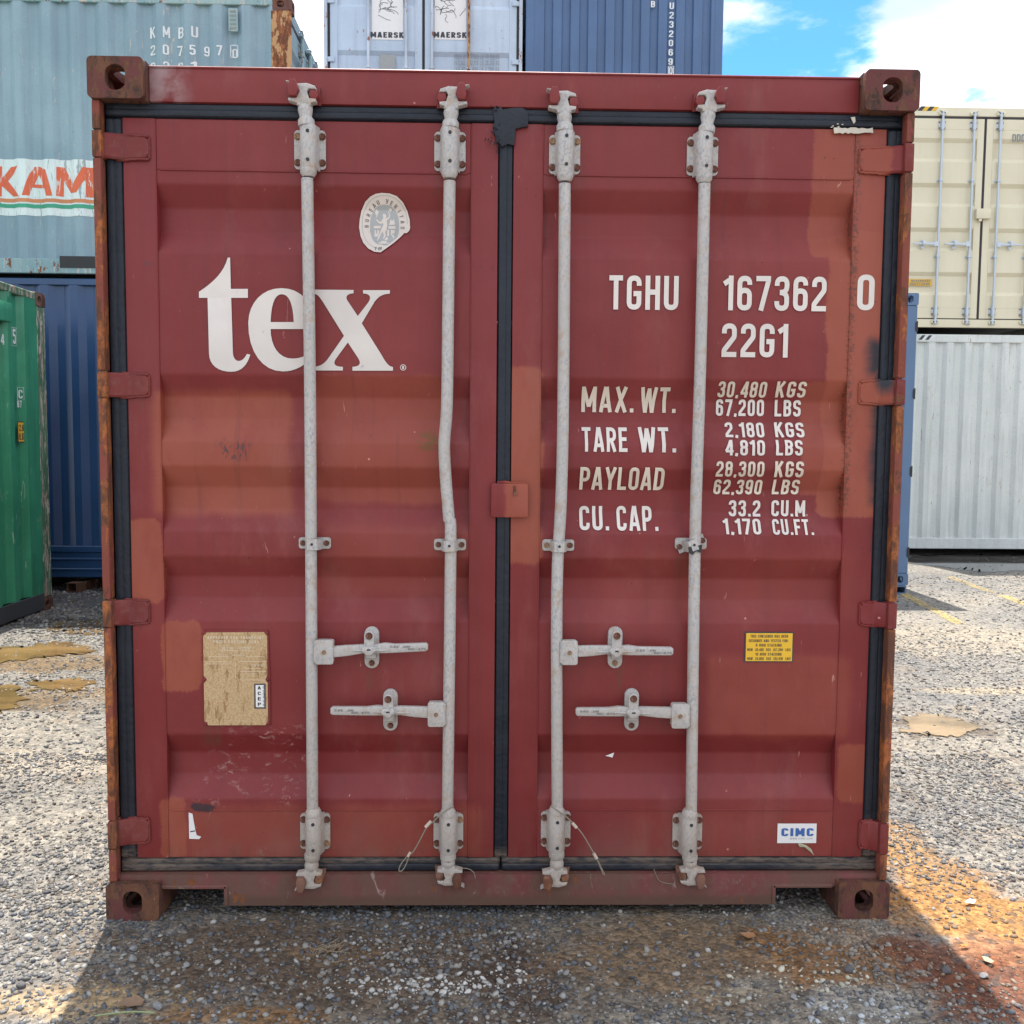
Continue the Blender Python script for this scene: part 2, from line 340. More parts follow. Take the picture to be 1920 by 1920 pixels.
def galv(name, col=(0.43, 0.40, 0.375), grey=(0.235, 0.255, 0.29), warm=(0.38, 0.275, 0.19)):
    m, nt, b, v = newmat(name)
    n = nt.noise(nt.vec(v, (1, 1, 0.6)), 150, 5, 0.7); X, Y, Z = nt.sep(v)
    big = nt.noise(nt.vec(v, (1, 1, 0.5)), 5, 6, 0.7)
    c = nt.mix(nt.ss(big, 0.35, 0.65), col, tuple(k*1.12 for k in col))
    c = nt.mix(nt.math('MULTIPLY', nt.ss(n, 0.46, 0.64), nt.ss(big, .35, .6, .25, .85)), c, grey)
    c = nt.mix(nt.math('MULTIPLY', nt.ss(nt.noise(v, 22, 6, 0.72), 0.50, 0.70), 0.8), c, warm)
    cr = nt.ss(nt.noise(nt.vec(v, (3, 3, 0.22), (2, 8, 4)), 32, 4, 0.65, 0.3), 0.72, 0.735)
    c = nt.mix(nt.math('MULTIPLY', cr, 0.85), c, (0.07, 0.065, 0.06)); c = nt.mix(nt.math('MULTIPLY', nt.ss(Z, 1.0, 0.1), nt.ss(big, .3, .7, .25, .6)), c, (0.36, 0.275, 0.20))
    nt.l.new(c, b.inputs['Base Color']); b.inputs['Roughness'].default_value = 0.55
    nt.l.new(nt.bump(nt.math('ADD', n, nt.math('MULTIPLY', nt.noise(v, 120, 4, 0.6), 0.5)), 0.5, 0.003), b.inputs['Normal'])
    return m
MATS['galv'] = galv('weathered_galvanised_steel')
MATS['gasket'] = None
def gasket_mat():
    m, nt, b, v = newmat('black_rubber'); X, Y, Z = nt.sep(v)
    n = nt.noise(v, 3.5, 6, 0.62); n3 = nt.noise(nt.vec(v, (0.6, 1, 3.0)), 40, 5, 0.65)
    zt_ = atz(600, 1612, 0.05); dust = nt.ss(nt.math('ADD', Z, nt.math('MULTIPLY', n, 0.05)), zt_-0.002, zt_+0.028)
    low = nt.ss(Z, 0.75, 0.12); side = nt.ss(nt.math('ABSOLUTE', X), 0.75, 1.1)
    c = nt.mix(nt.ss(n, 0.3, 0.8), (0.008, 0.011, 0.019), (0.015, 0.019, 0.028))
    k = nt.math('MULTIPLY', nt.ss(Z, 0.22, 0.19), nt.math('MAXIMUM', nt.math('MULTIPLY', dust, 0.85), nt.math('MULTIPLY', side, 0.9)))
    k = nt.math('MAXIMUM', k, nt.math('MULTIPLY', low, nt.ss(n, 0.5, 0.8, 0.05, 0.55)))
    c = nt.mix(nt.math('MULTIPLY', k, nt.ss(n3, 0.30, 0.62)), c, (0.135, 0.10, 0.075))
    nt.l.new(c, b.inputs['Base Color']); b.inputs['Roughness'].default_value = 0.5; b.inputs['Specular IOR Level'].default_value = 0.35
    nt.l.new(nt.bump(nt.math('ADD', nt.noise(v, 60, 4), nt.math('MULTIPLY', nt.noise(v, 9, 3), 3.0)), 0.6, 0.004), b.inputs['Normal']); return m
MATS['gasket'] = gasket_mat()
MATS['darkunder'] = simple('dark_underframe', (0.06, 0.045, 0.038), 0.85)  # dark brown, picked to keep the fork pockets dark inside
MATS['black'] = simple('plain_black', (0.02, 0.02, 0.022), 0.6)
def letter_mat(name, col=(0.68, 0.62, 0.57), wear=0.5):
    m, nt, b, v = newmat(name)
    n = nt.noise(v, 40, 6, 0.7); c = nt.mix(nt.ss(nt.noise(v, 5, 4), 0.3, 0.7), col, tuple(k*0.86 for k in col))
    c = nt.mix(nt.ss(n, 0.70-0.06*wear, 0.73-0.06*wear), c, tuple(k*0.5 for k in col))
    nt.l.new(c, b.inputs['Base Color']); b.inputs['Roughness'].default_value = 0.5; return m
MATS['white'] = letter_mat('white_lettering')
MATS['yellowish'] = letter_mat('yellowed_lettering', (0.67, 0.57, 0.47), 0.8)
# ------------------------------------------------------------------ stroke lettering
def fillet(pts, rad, closed=False, n=6):
    P = [Vector((p[0], p[1])) for p in pts]; rr = rad if isinstance(rad, (list, tuple)) else [rad]*len(P); out = []
    N = len(P)
    for i in range(N):
        if not closed and (i == 0 or i == N-1): out.append(P[i]); continue
        a, b, c = P[i-1], P[i], P[(i+1) % N]; u = (a-b); w = (c-b); lu, lw = u.length, w.length; u.normalize(); w.normalize()
        r = rr[i]
        ang = math.acos(max(-1, min(1, u.dot(w))))
        if r <= 0 or ang > 3.10: out.append(b); continue
        d = min(r/math.tan(ang/2), lu*(0.5 if closed or i-1 > 0 else 0.98), lw*(0.5 if closed or i+1 < N-1 else 0.98))
        s, e = b+u*d, b+w*d
        for k in range(n+1):
            t = k/n; out.append(s*(1-t)**2 + b*2*t*(1-t)*0.5 + b*2*t*(1-t)*0.5 + e*t*t)
    if closed: out.append(out[0])
    return out
def G(ch, t=0.165):
    w = 0.47; L, Rr, B, T = t/2, w-t/2, t/2, 1-t/2; h = (Rr-L)/2*1.25; m = w/2
    f = fillet
    tb = {
     '0': (w, [f([(L, B), (Rr, B), (Rr, T), (L, T)], h, True)]), 'O': (w, [f([(L, B), (Rr, B), (Rr, T), (L, T)], h, True)]),
     '1': (0.30, [[(0.30-t/2, 0), (0.30-t/2, 1)], [(0.30-t/2, 0.90), (0.0, 0.76)]]),
     '2': (w, [f([(L, .70), (L, T), (Rr, T), (Rr, .60), (L, .20), (L, B), (w, B)], [0, h, h, .15, .1, 0, 0])]),
     '3': (w, [f([(L, .72), (L, T), (Rr, T), (Rr, .53), (L+.09, .53)], [0, h, h, h, 0]), f([(L+.09, .53), (Rr, .53), (Rr, B), (L, B), (L, .28)], [0, h, h, h, 0])]),
     '4': (w, [[(Rr-.03, 0), (Rr-.03, 1)], [(Rr-.05, .97), (L-.03, .27)], [(L-.06, .27), (w+.02, .27)]]),
     '5': (w, [[(w-.02, T), (L, T)], [(L, 1), (L, .52)], f([(L, .50), (L+.02, .60), (Rr, .60), (Rr, B), (L, B), (L, .27)], [0, .08, h, h, h, 0])]),
     '6': (w, [f([(L, B), (Rr, B), (Rr, .58), (L, .58)], h, True), f([(L, .34), (L, T), (Rr, T), (Rr, .74)], [0, h, h, 0])]),
     '7': (w, [[(0, T), (w, T)], [(Rr+.01, .90), (L+.09, 0)]]),
     '8': (w, [f([(L, B), (Rr, B), (Rr, .54), (L, .54)], h, True), f([(L, .52), (Rr, .52), (Rr, T), (L, T)], h, True)]),
     '9': (w, [f([(L, .42), (Rr, .42), (Rr, T), (L, T)], h, True), f([(Rr, .66), (Rr, B), (L, B), (L, .26)], [0, h, h, 0])]),
     'A': (.52, [[(t/2-.01, 0), (.26-.02, 1)], [(.52-t/2+.01, 0), (.26+.02, 1)], [(.14, .26), (.38, .26)]]),
     'B': (w, [[(L, 0), (L, 1)], f([(L, T), (Rr, T), (Rr, .53), (L, .53)], [0, h, h, 0]), f([(L, .53), (Rr, .53), (Rr, B), (L, B)], [0, h, h, 0])]),
     'C': (w, [f([(Rr, .70), (Rr, T), (L, T), (L, B), (Rr, B), (Rr, .30)], [0, h, h, h, h, 0])]),
     'D': (w, [[(L, 0), (L, 1)], f([(L, T), (Rr, T), (Rr, B), (L, B)], [0, h, h, 0])]),
     'E': (.42, [[(L, 0), (L, 1)], [(L, T), (.42, T)], [(L, .52), (.38, .52)], [(L, B), (.42, B)]]),
     'F': (.42, [[(L, 0), (L, 1)], [(L, T), (.42, T)], [(L, .50), (.38, .50)]]),
     'G': (w, [f([(Rr, .70), (Rr, T), (L, T), (L, B), (Rr, B), (Rr, .50)], [0, h, h, h, h, 0]), [(m-.02, .47), (Rr+t/2, .47)]]),
     'H': (w, [[(L, 0), (L, 1)], [(Rr, 0), (Rr, 1)], [(L, .52), (Rr, .52)]]), 'I': (t, [[(t/2, 0), (t/2, 1)]]),
     'J': (w, [f([(Rr, 1), (Rr, B), (L, B), (L, .3)], [0, h, h, 0])]),
     'K': (.50, [[(L, 0), (L, 1)], [(.50-t/2, 1), (L+.02, .42)], [(L+.13, .58), (.50-t/2+.02, 0)]]),
     'L': (.42, [[(L, 0), (L, 1)], [(L, B), (.42, B)]]),
     'M': (.62, [[(L, 0), (L, 1)], [(.62-t/2, 0), (.62-t/2, 1)], [(L, .98), (.31, .22)], [(.62-t/2, .98), (.31, .22)]]),
     'N': (w, [[(L, 0), (L, 1)], [(Rr, 0), (Rr, 1)], [(L, .98), (Rr, .02)]]),
     'P': (w, [[(L, 0), (L, 1)], f([(L, T), (Rr, T), (Rr, .44), (L, .44)], [0, h, h, 0])]),
     'R': (w, [[(L, 0), (L, 1)], f([(L, T), (Rr, T), (Rr, .48), (L, .48)], [0, h, h, 0]), [(m-.02, .48), (Rr+.01, 0)]]),
     'S': (w, [f([(Rr, .72), (Rr, T), (L, T), (L, .56), (Rr, .46), (Rr, B), (L, B), (L, .28)], [0, h, h, h*.7, h*.7, h, h, 0])]),
     'T': (.44, [[(0, T), (.44, T)], [(.22, 0), (.22, 1)]]),
     'U': (w, [f([(L, 1), (L, B), (Rr, B), (Rr, 1)], [0, h, h, 0])]), 'V': (.5, [[(t/2-.02, 1), (.25, 0)], [(.5-t/2+.02, 1), (.25, 0)]]),
     'W': (.68, [[(t/2-.03, 1), (.19, 0)], [(.34, .95), (.19, 0)], [(.34, .95), (.49, 0)], [(.68-t/2+.03, 1), (.49, 0)]]),
     'X': (.5, [[(t/2-.01, 0), (.5-t/2+.01, 1)], [(t/2-.01, 1), (.5-t/2+.01, 0)]]), 'Y': (.5, [[(.25, 0), (.25, .45)], [(.25, .42), (t/2-.02, 1)], [(.25, .42), (.52-t/2, 1)]]),
     'Z': (w, [[(0, T), (w, T)], [(0, B), (w, B)], [(Rr, .93), (L, .07)]]),
     '.': (.16, [[(.08, 0), (.08, .16)]]), ',': (.16, [[(.10, .15), (.06, -.05)]]), '-': (.3, [[(.02, .45), (.28, .45)]]),
     ':': (.16, [[(.08, .1), (.08, .26)], [(.08, .6), (.08, .76)]]),
     '(': (.25, [f([(.22, 1.05), (.06, .8), (.06, .2), (.22, -.05)], .3)]), ')': (.25, [f([(.03, 1.05), (.19, .8), (.19, .2), (.03, -.05)], .3)]),
     '/': (.36, [[(.02, 0), (.34, 1)]]), ' ': (.30, [])}
    return tb.get(ch, (.4, []))
def stroke(bm, pts, t, fn, off):
    P = []
    for p in pts:
        p = Vector((p[0], p[1]))
        if not P or (p-P[-1]).length > 1e-5: P.append(p)
    if len(P) < 2: return
    closed = len(P) > 3 and (P[0]-P[-1]).length < 1e-4
    if closed: P = P[:-1]
    N = len(P); Lf, Rt = [], []
    for i in range(N):
        a = P[i-1] if (closed or i > 0) else None; c = P[(i+1) % N] if (closed or i < N-1) else None
        d1 = (P[i]-a).normalized() if a is not None else None; d2 = (c-P[i]).normalized() if c is not None else None
        if d1 is None: d1 = d2
        if d2 is None: d2 = d1
        n1 = Vector((-d1.y, d1.x)); n2 = Vector((-d2.y, d2.x)); mm = (n1+n2)
        mm = mm.normalized() if mm.length > 1e-6 else n1
        k = t/2/max(0.5, mm.dot(n1)); Lf.append(P[i]+mm*k); Rt.append(P[i]-mm*k)
    vl = [bm.verts.new(fn(p.x, p.y, off)) for p in Lf]; vr = [bm.verts.new(fn(p.x, p.y, off)) for p in Rt]
    for i in range(N if closed else N-1):
        j = (i+1) % N
        try: bm.faces.new((vl[i], vr[i], vr[j], vl[j]))
        except ValueError: pass
def word(txt, x0, x1, z0, z1, t=0.165, gap=0.13, slant=0.0):
    """flat lettering as strips in the (x, z) plane at y = 0, tiny steps in y between strokes"""
    bm = bmesh.new(); tot = sum(G(c, t)[0] for c in txt) + gap*(len(txt)-1); sx = (x1-x0)/tot; sz = (z1-z0); u = 0
    k = 0
    for c in txt:
        w, st = G(c, t)
        for s in st:
            k = (k+1) % 6
            stroke(bm, s, t, lambda a, b, o, u=u: ((x0+(u+a)*sx + slant*b*sz), o, z0+b*sz), -0.00012*k)
        u += w+gap
    return bm
def drape(bm, surf, lift, cutz=(), cutx=()):
    for z_ in cutz:
        bmesh.ops.bisect_plane(bm, geom=bm.verts[:]+bm.edges[:]+bm.faces[:], plane_co=(0, 0, z_), plane_no=(0, 0, 1))
    for x_ in cutx:
        bmesh.ops.bisect_plane(bm, geom=bm.verts[:]+bm.edges[:]+bm.faces[:], plane_co=(x_, 0, 0), plane_no=(1, 0, 0))
    for v in bm.verts: v.co.y = v.co.y + surf(v.co.x, v.co.z) - lift
    bm.normal_update()
    for f in bm.faces:
        if f.normal.y > 0: f.normal_flip()
    return bm
# ------------------------------------------------------------------ the red container: profile of its doors
DEP = 0.036
brk = [(346, 391.5, 437, 475), (702.5, 744, 787.5, 828), (874, 913, 956, 996), (1043, 1081, 1122, 1164), (1377, 1409.5, 1451.5, 1497)]
prof = []                                     # (z, y) from the top down
for a, b, c, d in brk:
    prof += [(atz(450, a, YD), YD), (atz(450, b, YD+DEP), YD+DEP), (atz(450, c, YD+DEP), YD+DEP), (atz(450, d, YD), YD)]
def surf_red(x, z):
    if z >= prof[0][0] or z <= prof[-1][0]: return YD
    for (z1, y1), (z2, y2) in zip(prof, prof[1:]):
        if z2 <= z <= z1: return y1 + (y2-y1)*(z1-z)/max(1e-6, z1-z2)
    return YD
W2 = 1.219; H20 = 2.591; LEN = 6.058
# ------------------------------------------------------------------ generic container pieces (local frame: doors face -y)
def plate_hole(mb, hw, hh, th, hole, mtx, r=0.014, hr=None):
    out = rrect(-hw, hw, -hh, hh, r, 4); a, b = hole
    hl = rrect(-a, a, -b, b, hr or min(a, b)*0.98, 6)
    mb.prism(out, 0, th, holes=[hl[::-1]], mtx=mtx)
def casting(mb, cx, z0, sx, topc, ysign=1, y0=0.0):
    """corner casting: hollow block, end face at y0, outer side towards sx"""
    w, h, d, t = 0.162, 0.118, 0.178, 0.026
    X0 = cx-sx*w/2                            # block centre
    zc = z0+h/2
    def Tm(x, y, z): return Matrix.Translation((x, y, z))
    e = 0.0015
    plate_hole(mb, w/2, h/2, t, (0.0295, 0.036), Tm(X0, y0 if ysign > 0 else y0-t, zc), 0.014, 0.026)
    rot = Matrix.Rotation(R(90), 4, 'Z')
    y1 = y0+ysign*d; yc = (y0+y1)/2
    a_, b_ = min(y0, y1)+(t if ysign > 0 else e), max(y0, y1)-(t if ysign < 0 else e)
    plate_hole(mb, (b_-a_)/2, h/2-e, t, (0.036, 0.028), Tm(cx-sx*e-(t if sx > 0 else -t) if False else (cx-sx*e), (a_+b_)/2, zc) @ Matrix.Rotation(R(90*sx), 4, 'Z'), 0.012)
    zt = z0+h-e if topc else z0+e+t
    plate_hole(mb, w/2-t-2*e, (b_-a_)/2-e, t, (0.030, 0.055), Tm(X0, (a_+b_)/2, zt) @ Matrix.Rotation(R(-90), 4, 'X') , 0.004)
    xi = cx-sx*w                              # inner wall
    mb.box((min(xi, xi+sx*t), a_, z0+e), (max(xi, xi+sx*t), b_, z0+h-e), 0.002)
    zb = (z0+e, z0+t) if topc else (z0+h-t, z0+h-e)
    mb.box((min(xi+sx*(t+e), cx-sx*(t+2*e)), a_+e, zb[0]), (max(xi+sx*(t+e), cx-sx*(t+2*e)), b_-e, zb[1]))
    yb = (b_-t, b_-2*e) if ysign > 0 else (a_+2*e, a_+t)
    mb.box((min(xi+sx*(t+e), cx-sx*(t+2*e)), yb[0], z0+t+e), (max(xi+sx*(t+e), cx-sx*(t+2*e)), yb[1], z0+h-t-e))
def corr_pts(s0, s1, pitch=0.278, flat=0.070, slope=0.068, depth=0.036, inner=None):
    """list of (s, d) with d = 0 at the outer flats, starting with a half outer flat"""
    P = [(s0, 0.0)]; s = s0+flat*0.5; inner = pitch-flat-2*slope
    while s+2*slope+inner < s1-0.02:
        P += [(s, 0), (s+slope, depth), (s+slope+inner, depth), (s+2*slope+inner, 0)]; s += pitch
    P.append((s1, 0.0)); return P
def corr_depth(P, s):
    for (a, da), (b, db) in zip(P, P[1:]):
        if a <= s <= b: return da + (db-da)*(s-a)/max(1e-6, b-a)
    return 0.0
def strip(pts3a, pts3b):
    bm = bmesh.new(); va = [bm.verts.new(p) for p in pts3a]; vb = [bm.verts.new(p) for p in pts3b]
    for i in range(len(va)-1): bm.faces.new((va[i], va[i+1], vb[i+1], vb[i]))
    return bm
def body(T, H, m_wall, m_frame, m_cast, L=LEN, walls='LRF', ends='DF', roof=True, first_castings=None, P_end=None, P_side=None, frame_z=(0.16, 0.11), castings=True):
    """shell shared by all containers; returns nothing, everything is parented to T"""
    zb, zt = frame_z
    if castings:
        for sx in (-1, 1):
            for (yy, ys) in ((0.0, 1), (L, -1)):
                for top in (False, True):
                    mb = MB(); casting(mb, sx*W2, H-0.118 if top else 0.0, sx, top, ys, yy)
                    obj('corner_casting', mb, m_cast, T)
    P = P_side or corr_pts(0.16, L-0.16)
    for sx in (-1, 1):
        x0 = sx*(W2-0.004)
        a = [(x0-sx*d, s, zb-0.01) for s, d in P]; b = [(x0-sx*d, s, H-0.06) for s, d in P]
        bm = strip(a, b); obj('side_wall', bm, m_wall, T, ang=20)
        mb = MB(); mb.box((x0-sx*0.05, 0.17, H-0.075), (x0+sx*0.003, L-0.17, H-0.012), 0.006); obj('top_rail', mb, m_frame, T)
        mb = MB(); mb.box((x0-sx*0.05, 0.17, 0.022), (x0+sx*0.002, L-0.17, zb), 0.006); obj('bottom_rail', mb, m_frame, T)
    if 'F' in ends:
        for sx in (-1, 1):
            mb = MB(); mb.box((sx*(W2-0.003), L-0.16, 0.117), (sx*(W2-0.11), L-0.006, H-0.117), 0.008); obj('corner_post', mb, m_frame, T)
        PE = P_end or corr_pts(-W2+0.10, W2-0.10, 0.25, 0.07, 0.045, 0.04)
        a = [(s, L-0.012-d, 0.15) for s, d in PE]; b = [(s, L-0.012-d, H-0.10) for s, d in PE]
        obj('end_wall', strip(a, b), m_wall, T, ang=20)
        mb = MB(); mb.box((-W2+0.163, L-0.07, H-0.115), (W2-0.163, L-0.005, H-0.012), 0.006); obj('end_header', mb, m_frame, T)
        mb = MB(); mb.box((-W2+0.163, L-0.08, 0.02), (W2-0.163, L-0.005, 0.165), 0.006); obj('end_sill', mb, m_frame, T)
    if roof:
        n = 14; pts = corr_pts(0.17, L-0.17, 0.21, 0.09, 0.02, 0.02)
        obj('roof', strip([(-W2+0.04, s, H-0.008-d) for s, d in pts], [(W2-0.04, s, H-0.008-d) for s, d in pts]), m_wall, T, ang=20)
    mb = MB(); mb.box((-W2+0.05, 0.1, 0.125), (W2-0.05, L-0.1, 0.15)); obj('floor', mb, MATS['black'], T)
# ================================================================== RED CONTAINER
RED = thing('shipping_container', 'weathered maroon red shipping container with closed double doors in the foreground', 'container')
RM, SM, CMt, PM, GV, GK = MATS['red'], MATS['sill'], MATS['cast'], MATS['post'], MATS['galv'], MATS['gasket']
body(RED, H20, RM, RM, CMt)
def dpoly(pxs, Y): return [(at(a, b, Y).x, at(a, b, Y).z) for a, b in pxs]
# doors
ztop = atz(600, 226, YD); zbot = atz(600, 1608, YD)
zs_t = atz(600, 322, YD); zs_b = atz(600, 1518.5, YD)
def door(xa, xb, xs1, xs2, label):
    """xa..xb whole leaf, xs1..xs2 corrugated panel between the stiles"""
    mb = MB()
    for (u, v) in ((xa, xs1), (xs2, xb)): mb.box((u, YD-0.001, zbot), (v, YD+0.05, ztop), 0.004, 2)
    mb.box((xs1+.001, YD+0.0006, zs_t), (xs2-.001, YD+0.05, ztop-0.001), 0.002); mb.box((xs1+.001, YD+0.0006, zbot+0.001), (xs2-.001, YD+0.05, zs_b), 0.002)
    d = obj('door', mb, RM, RED, label=label)
    # corrugated panel with softened bends
    P = [(zs_t, YD+0.0015)]
    ctl = [(zs_t, YD+0.0015)] + [(z, y+0.0015) for z, y in prof] + [(zs_b, YD+0.0015)]
    for i in range(1, len(ctl)-1):
        a, b, c = Vector(ctl[i-1]), Vector(ctl[i]), Vector(ctl[i+1]); u = (a-b).normalized()*0.007; w = (c-b).normalized()*0.007
        for t in (0, .33, .67, 1): q = (b+u)*(1-t)**2 + b*2*t*(1-t) + (b+w)*t*t; P.append((q.x, q.y))
    P.append(ctl[-1])
    obj('door_panel', strip([(xs1-.0005, y, z) for z, y in P], [(xs2+.0005, y, z) for z, y in P]), RM, d, ang=60)
    # weld beads round the panel
    mb = MB()
    for z in (zs_t, zs_b): mb.tube([(xs1+0.012+ (xs2-xs1-0.024)*k/8, YD+0.0002, z+random.uniform(-.0006, .0006)) for k in range(9)], 0.0028, 6)
    for x in (xs1, xs2): mb.tube([(x+random.uniform(-.0008, .0008), YD+0.0002, zbot+0.003+(ztop-zbot-.006)*k/24) for k in range(25)], 0.0022, 6)
    obj('weld_seam', mb, RM, d)
    return d
xLa, xLb = atx(243, 900, YD), atx(930, 900, YD); xRa, xRb = atx(958, 900, YD), atx(1640, 900, YD)
xLs1, xLs2 = atx(303, 900, YD), atx(881, 900, YD); xRs1, xRs2 = atx(1012, 900, YD), atx(1584, 900, YD)
DL = door(xLa, xLb, xLs1, xLs2, 'maroon leaf with large pale lettering and a tan plate')
DR = door(xRa, xRb, xRs1, xRs2, 'maroon leaf with the weights and serial number')
# gasket: ribbed rubber round each leaf
YG = 0.050
zgt, zgb = atz(600, 197, YG), atz(600, 1634, YG)
xgl, xgr = atx(210, 900, YG), atx(1673, 900, YG)
def gstrip(x0, x1, z0, z1, par, horiz):
    mb = MB(); mb.box((x0, YG+0.006, z0), (x1, YG+0.06, z1), 0.003)
    if horiz:
        zm = (z0+z1)/2; hh = (z1-z0)
        mb.box((x0+.002, YG-0.002, zm-hh*0.46), (x1-.002, YG+0.02, zm+hh*0.08), 0.009, 3); mb.box((x0+.002, YG+0.001, zm-hh*0.02), (x1-.002, YG+0.02, zm+hh*0.46), 0.007, 3)
    else:
        xm = (x0+x1)/2; hh = x1-x0
        mb.box((xm-hh*0.46, YG-0.002, z0+.002), (xm+hh*0.06, YG+0.02, z1-.002), 0.009, 3); mb.box((xm-hh*0.02, YG+0.001, z0+.002), (xm+hh*0.46, YG+0.02, z1-.002), 0.007, 3)
    return obj('door_gasket', mb, GK, par)
xm_ = (xLb+xRa)/2
gstrip(xgl, xm_-0.002, ztop+0.001, zgt, DL, True); gstrip(xm_+0.002, xgr, ztop+0.001, zgt, DR, True)
gstrip(xgl, xm_-0.002, zgb, zbot-0.001, DL, True); gstrip(xm_+0.002, xgr, zgb, zbot-0.001, DR, True)
gstrip(xgl, xLa-0.001, zbot+.001, ztop-.001, DL, False); gstrip(xRb+0.001, xgr, zbot+.001, ztop-.001, DR, False)
mb = MB(); mb.box((xLb+.001, YG+0.012, zbot), (xRa-.001, YG+0.06, ztop), 0.002); mb.box((xLb+0.004, YG+0.002, zbot+.001), (xLb+0.0275, YG+0.03, ztop-.001), 0.006, 2)
mb.box((xLb+0.024, YG+0.005, zbot+.001), (xRa-.003, YG+0.03, ztop-.001), 0.004, 2); obj('door_gasket', mb, GK, DR)
# torn flap of rubber over the middle of the top seal
fl = dpoly([(924, 206), (928, 201), (933, 205), (938, 200), (943, 206), (962, 203), (980, 203), (987, 208), (991, 214), (990, 238), (978, 240), (967, 243), (965, 262), (964, 274), (952, 271), (941, 277), (935, 268), (931, 270), (929, 255), (925, 246), (927, 228)], YG)
mb = MB(); mb.prism(fl, YG-0.006, YG+0.001, bev=0.0015); 
for k in range(34):
    px, py = random.choice([(928+random.gauss(0, 4), 206+random.gauss(0, 5)), (928+random.gauss(0, 3), random.uniform(205, 276)), (934, random.uniform(255, 290)), (915+random.gauss(0, 4), 262+random.gauss(0, 3))])
    p = at(px, py, YG-0.008); q = p+Vector((random.uniform(-.009, .006), random.uniform(-.006, .002), random.uniform(-.010, .010)))
    mb.tube([p, (p+q)/2+Vector((.002, -.002, .001)), q], [.0016, .0013, .0006], 5)
obj('torn_rubber_flap', mb, GK, DR)
# header, sill
YH = 0.045
zh1 = atz(900, 134, YH); zh0 = zgt+0.001
mb = MB(); mb.box((-W2+0.163, YH, zh0), (W2-0.163, YH+0.06, zh1), 0.004, 2); mb.box((-W2+0.163, YH-0.004, zh1-0.006), (W2-0.163, YH+0.13, zh1+0.001), 0.002)
mb.box((-W2+0.03, YH+0.012, zh0-.001), (W2-0.03, YH+0.07, zh0+0.02)); obj('door_header', mb, RM, RED)
pk = lambda px: atx(px, 1675, 0.03)
zs1 = zgb-0.001; zs0 = atz(900, 1697, 0.03); zpk = atz(360, 1666, 0.03)
pl = [(-W2+0.163, zs1), (-W2+0.163, zpk+0.004), (pk(300), zpk), (pk(421), zpk), (pk(427), zs0), (pk(1448), zs0), (pk(1453), zpk), (pk(1560), zpk), (W2-0.163, zpk+0.004), (W2-0.163, zs1)]
mb = MB(); mb.prism(pl, 0.030, 0.10); mb.box((-W2+0.03, 0.032, zs1-0.03), (W2-0.03, 0.11, zs1-0.0005))
mb.box((pk(303), 0.026, zpk-0.001), (pk(425), 0.2, zpk+0.010), 0.002); mb.box((pk(1449), 0.026, zpk-0.001), (pk(1560), 0.2, zpk+0.010), 0.002)
mb.box((pk(420), 0.026, zs0+.001), (pk(428), 0.2, zpk+0.009), 0.002); mb.box((pk(1447), 0.026, zs0+.001), (pk(1454), 0.2, zpk+0.009), 0.002)
obj('door_sill', mb, SM, RED)
for a_, b_ in ((pk(303), pk(425)), (pk(1449), pk(1560))):
    mb = MB(); mb.box((a_-.012, .205, .004), (a_-.004, 2.38, zpk+.004)); mb.box((b_+.004, .205, .004), (b_+.012, 2.38, zpk+.004)); mb.box((a_-.003, .205, zpk-.006), (b_+.003, 2.38, zpk+.003)); mb.box((a_-.003, 2.37, .004), (b_+.003, 2.38, zpk-.007))
    obj('fork_pocket', mb, MATS['darkunder'], RED)  # closed sleeves added so the pockets stay dark
for k in range(12):
    mb = MB(); mb.box((-W2+.06, .45+k*.46, .012), (W2-.06, .50+k*.46, .124)); obj('cross_member', mb, MATS['darkunder'], RED)
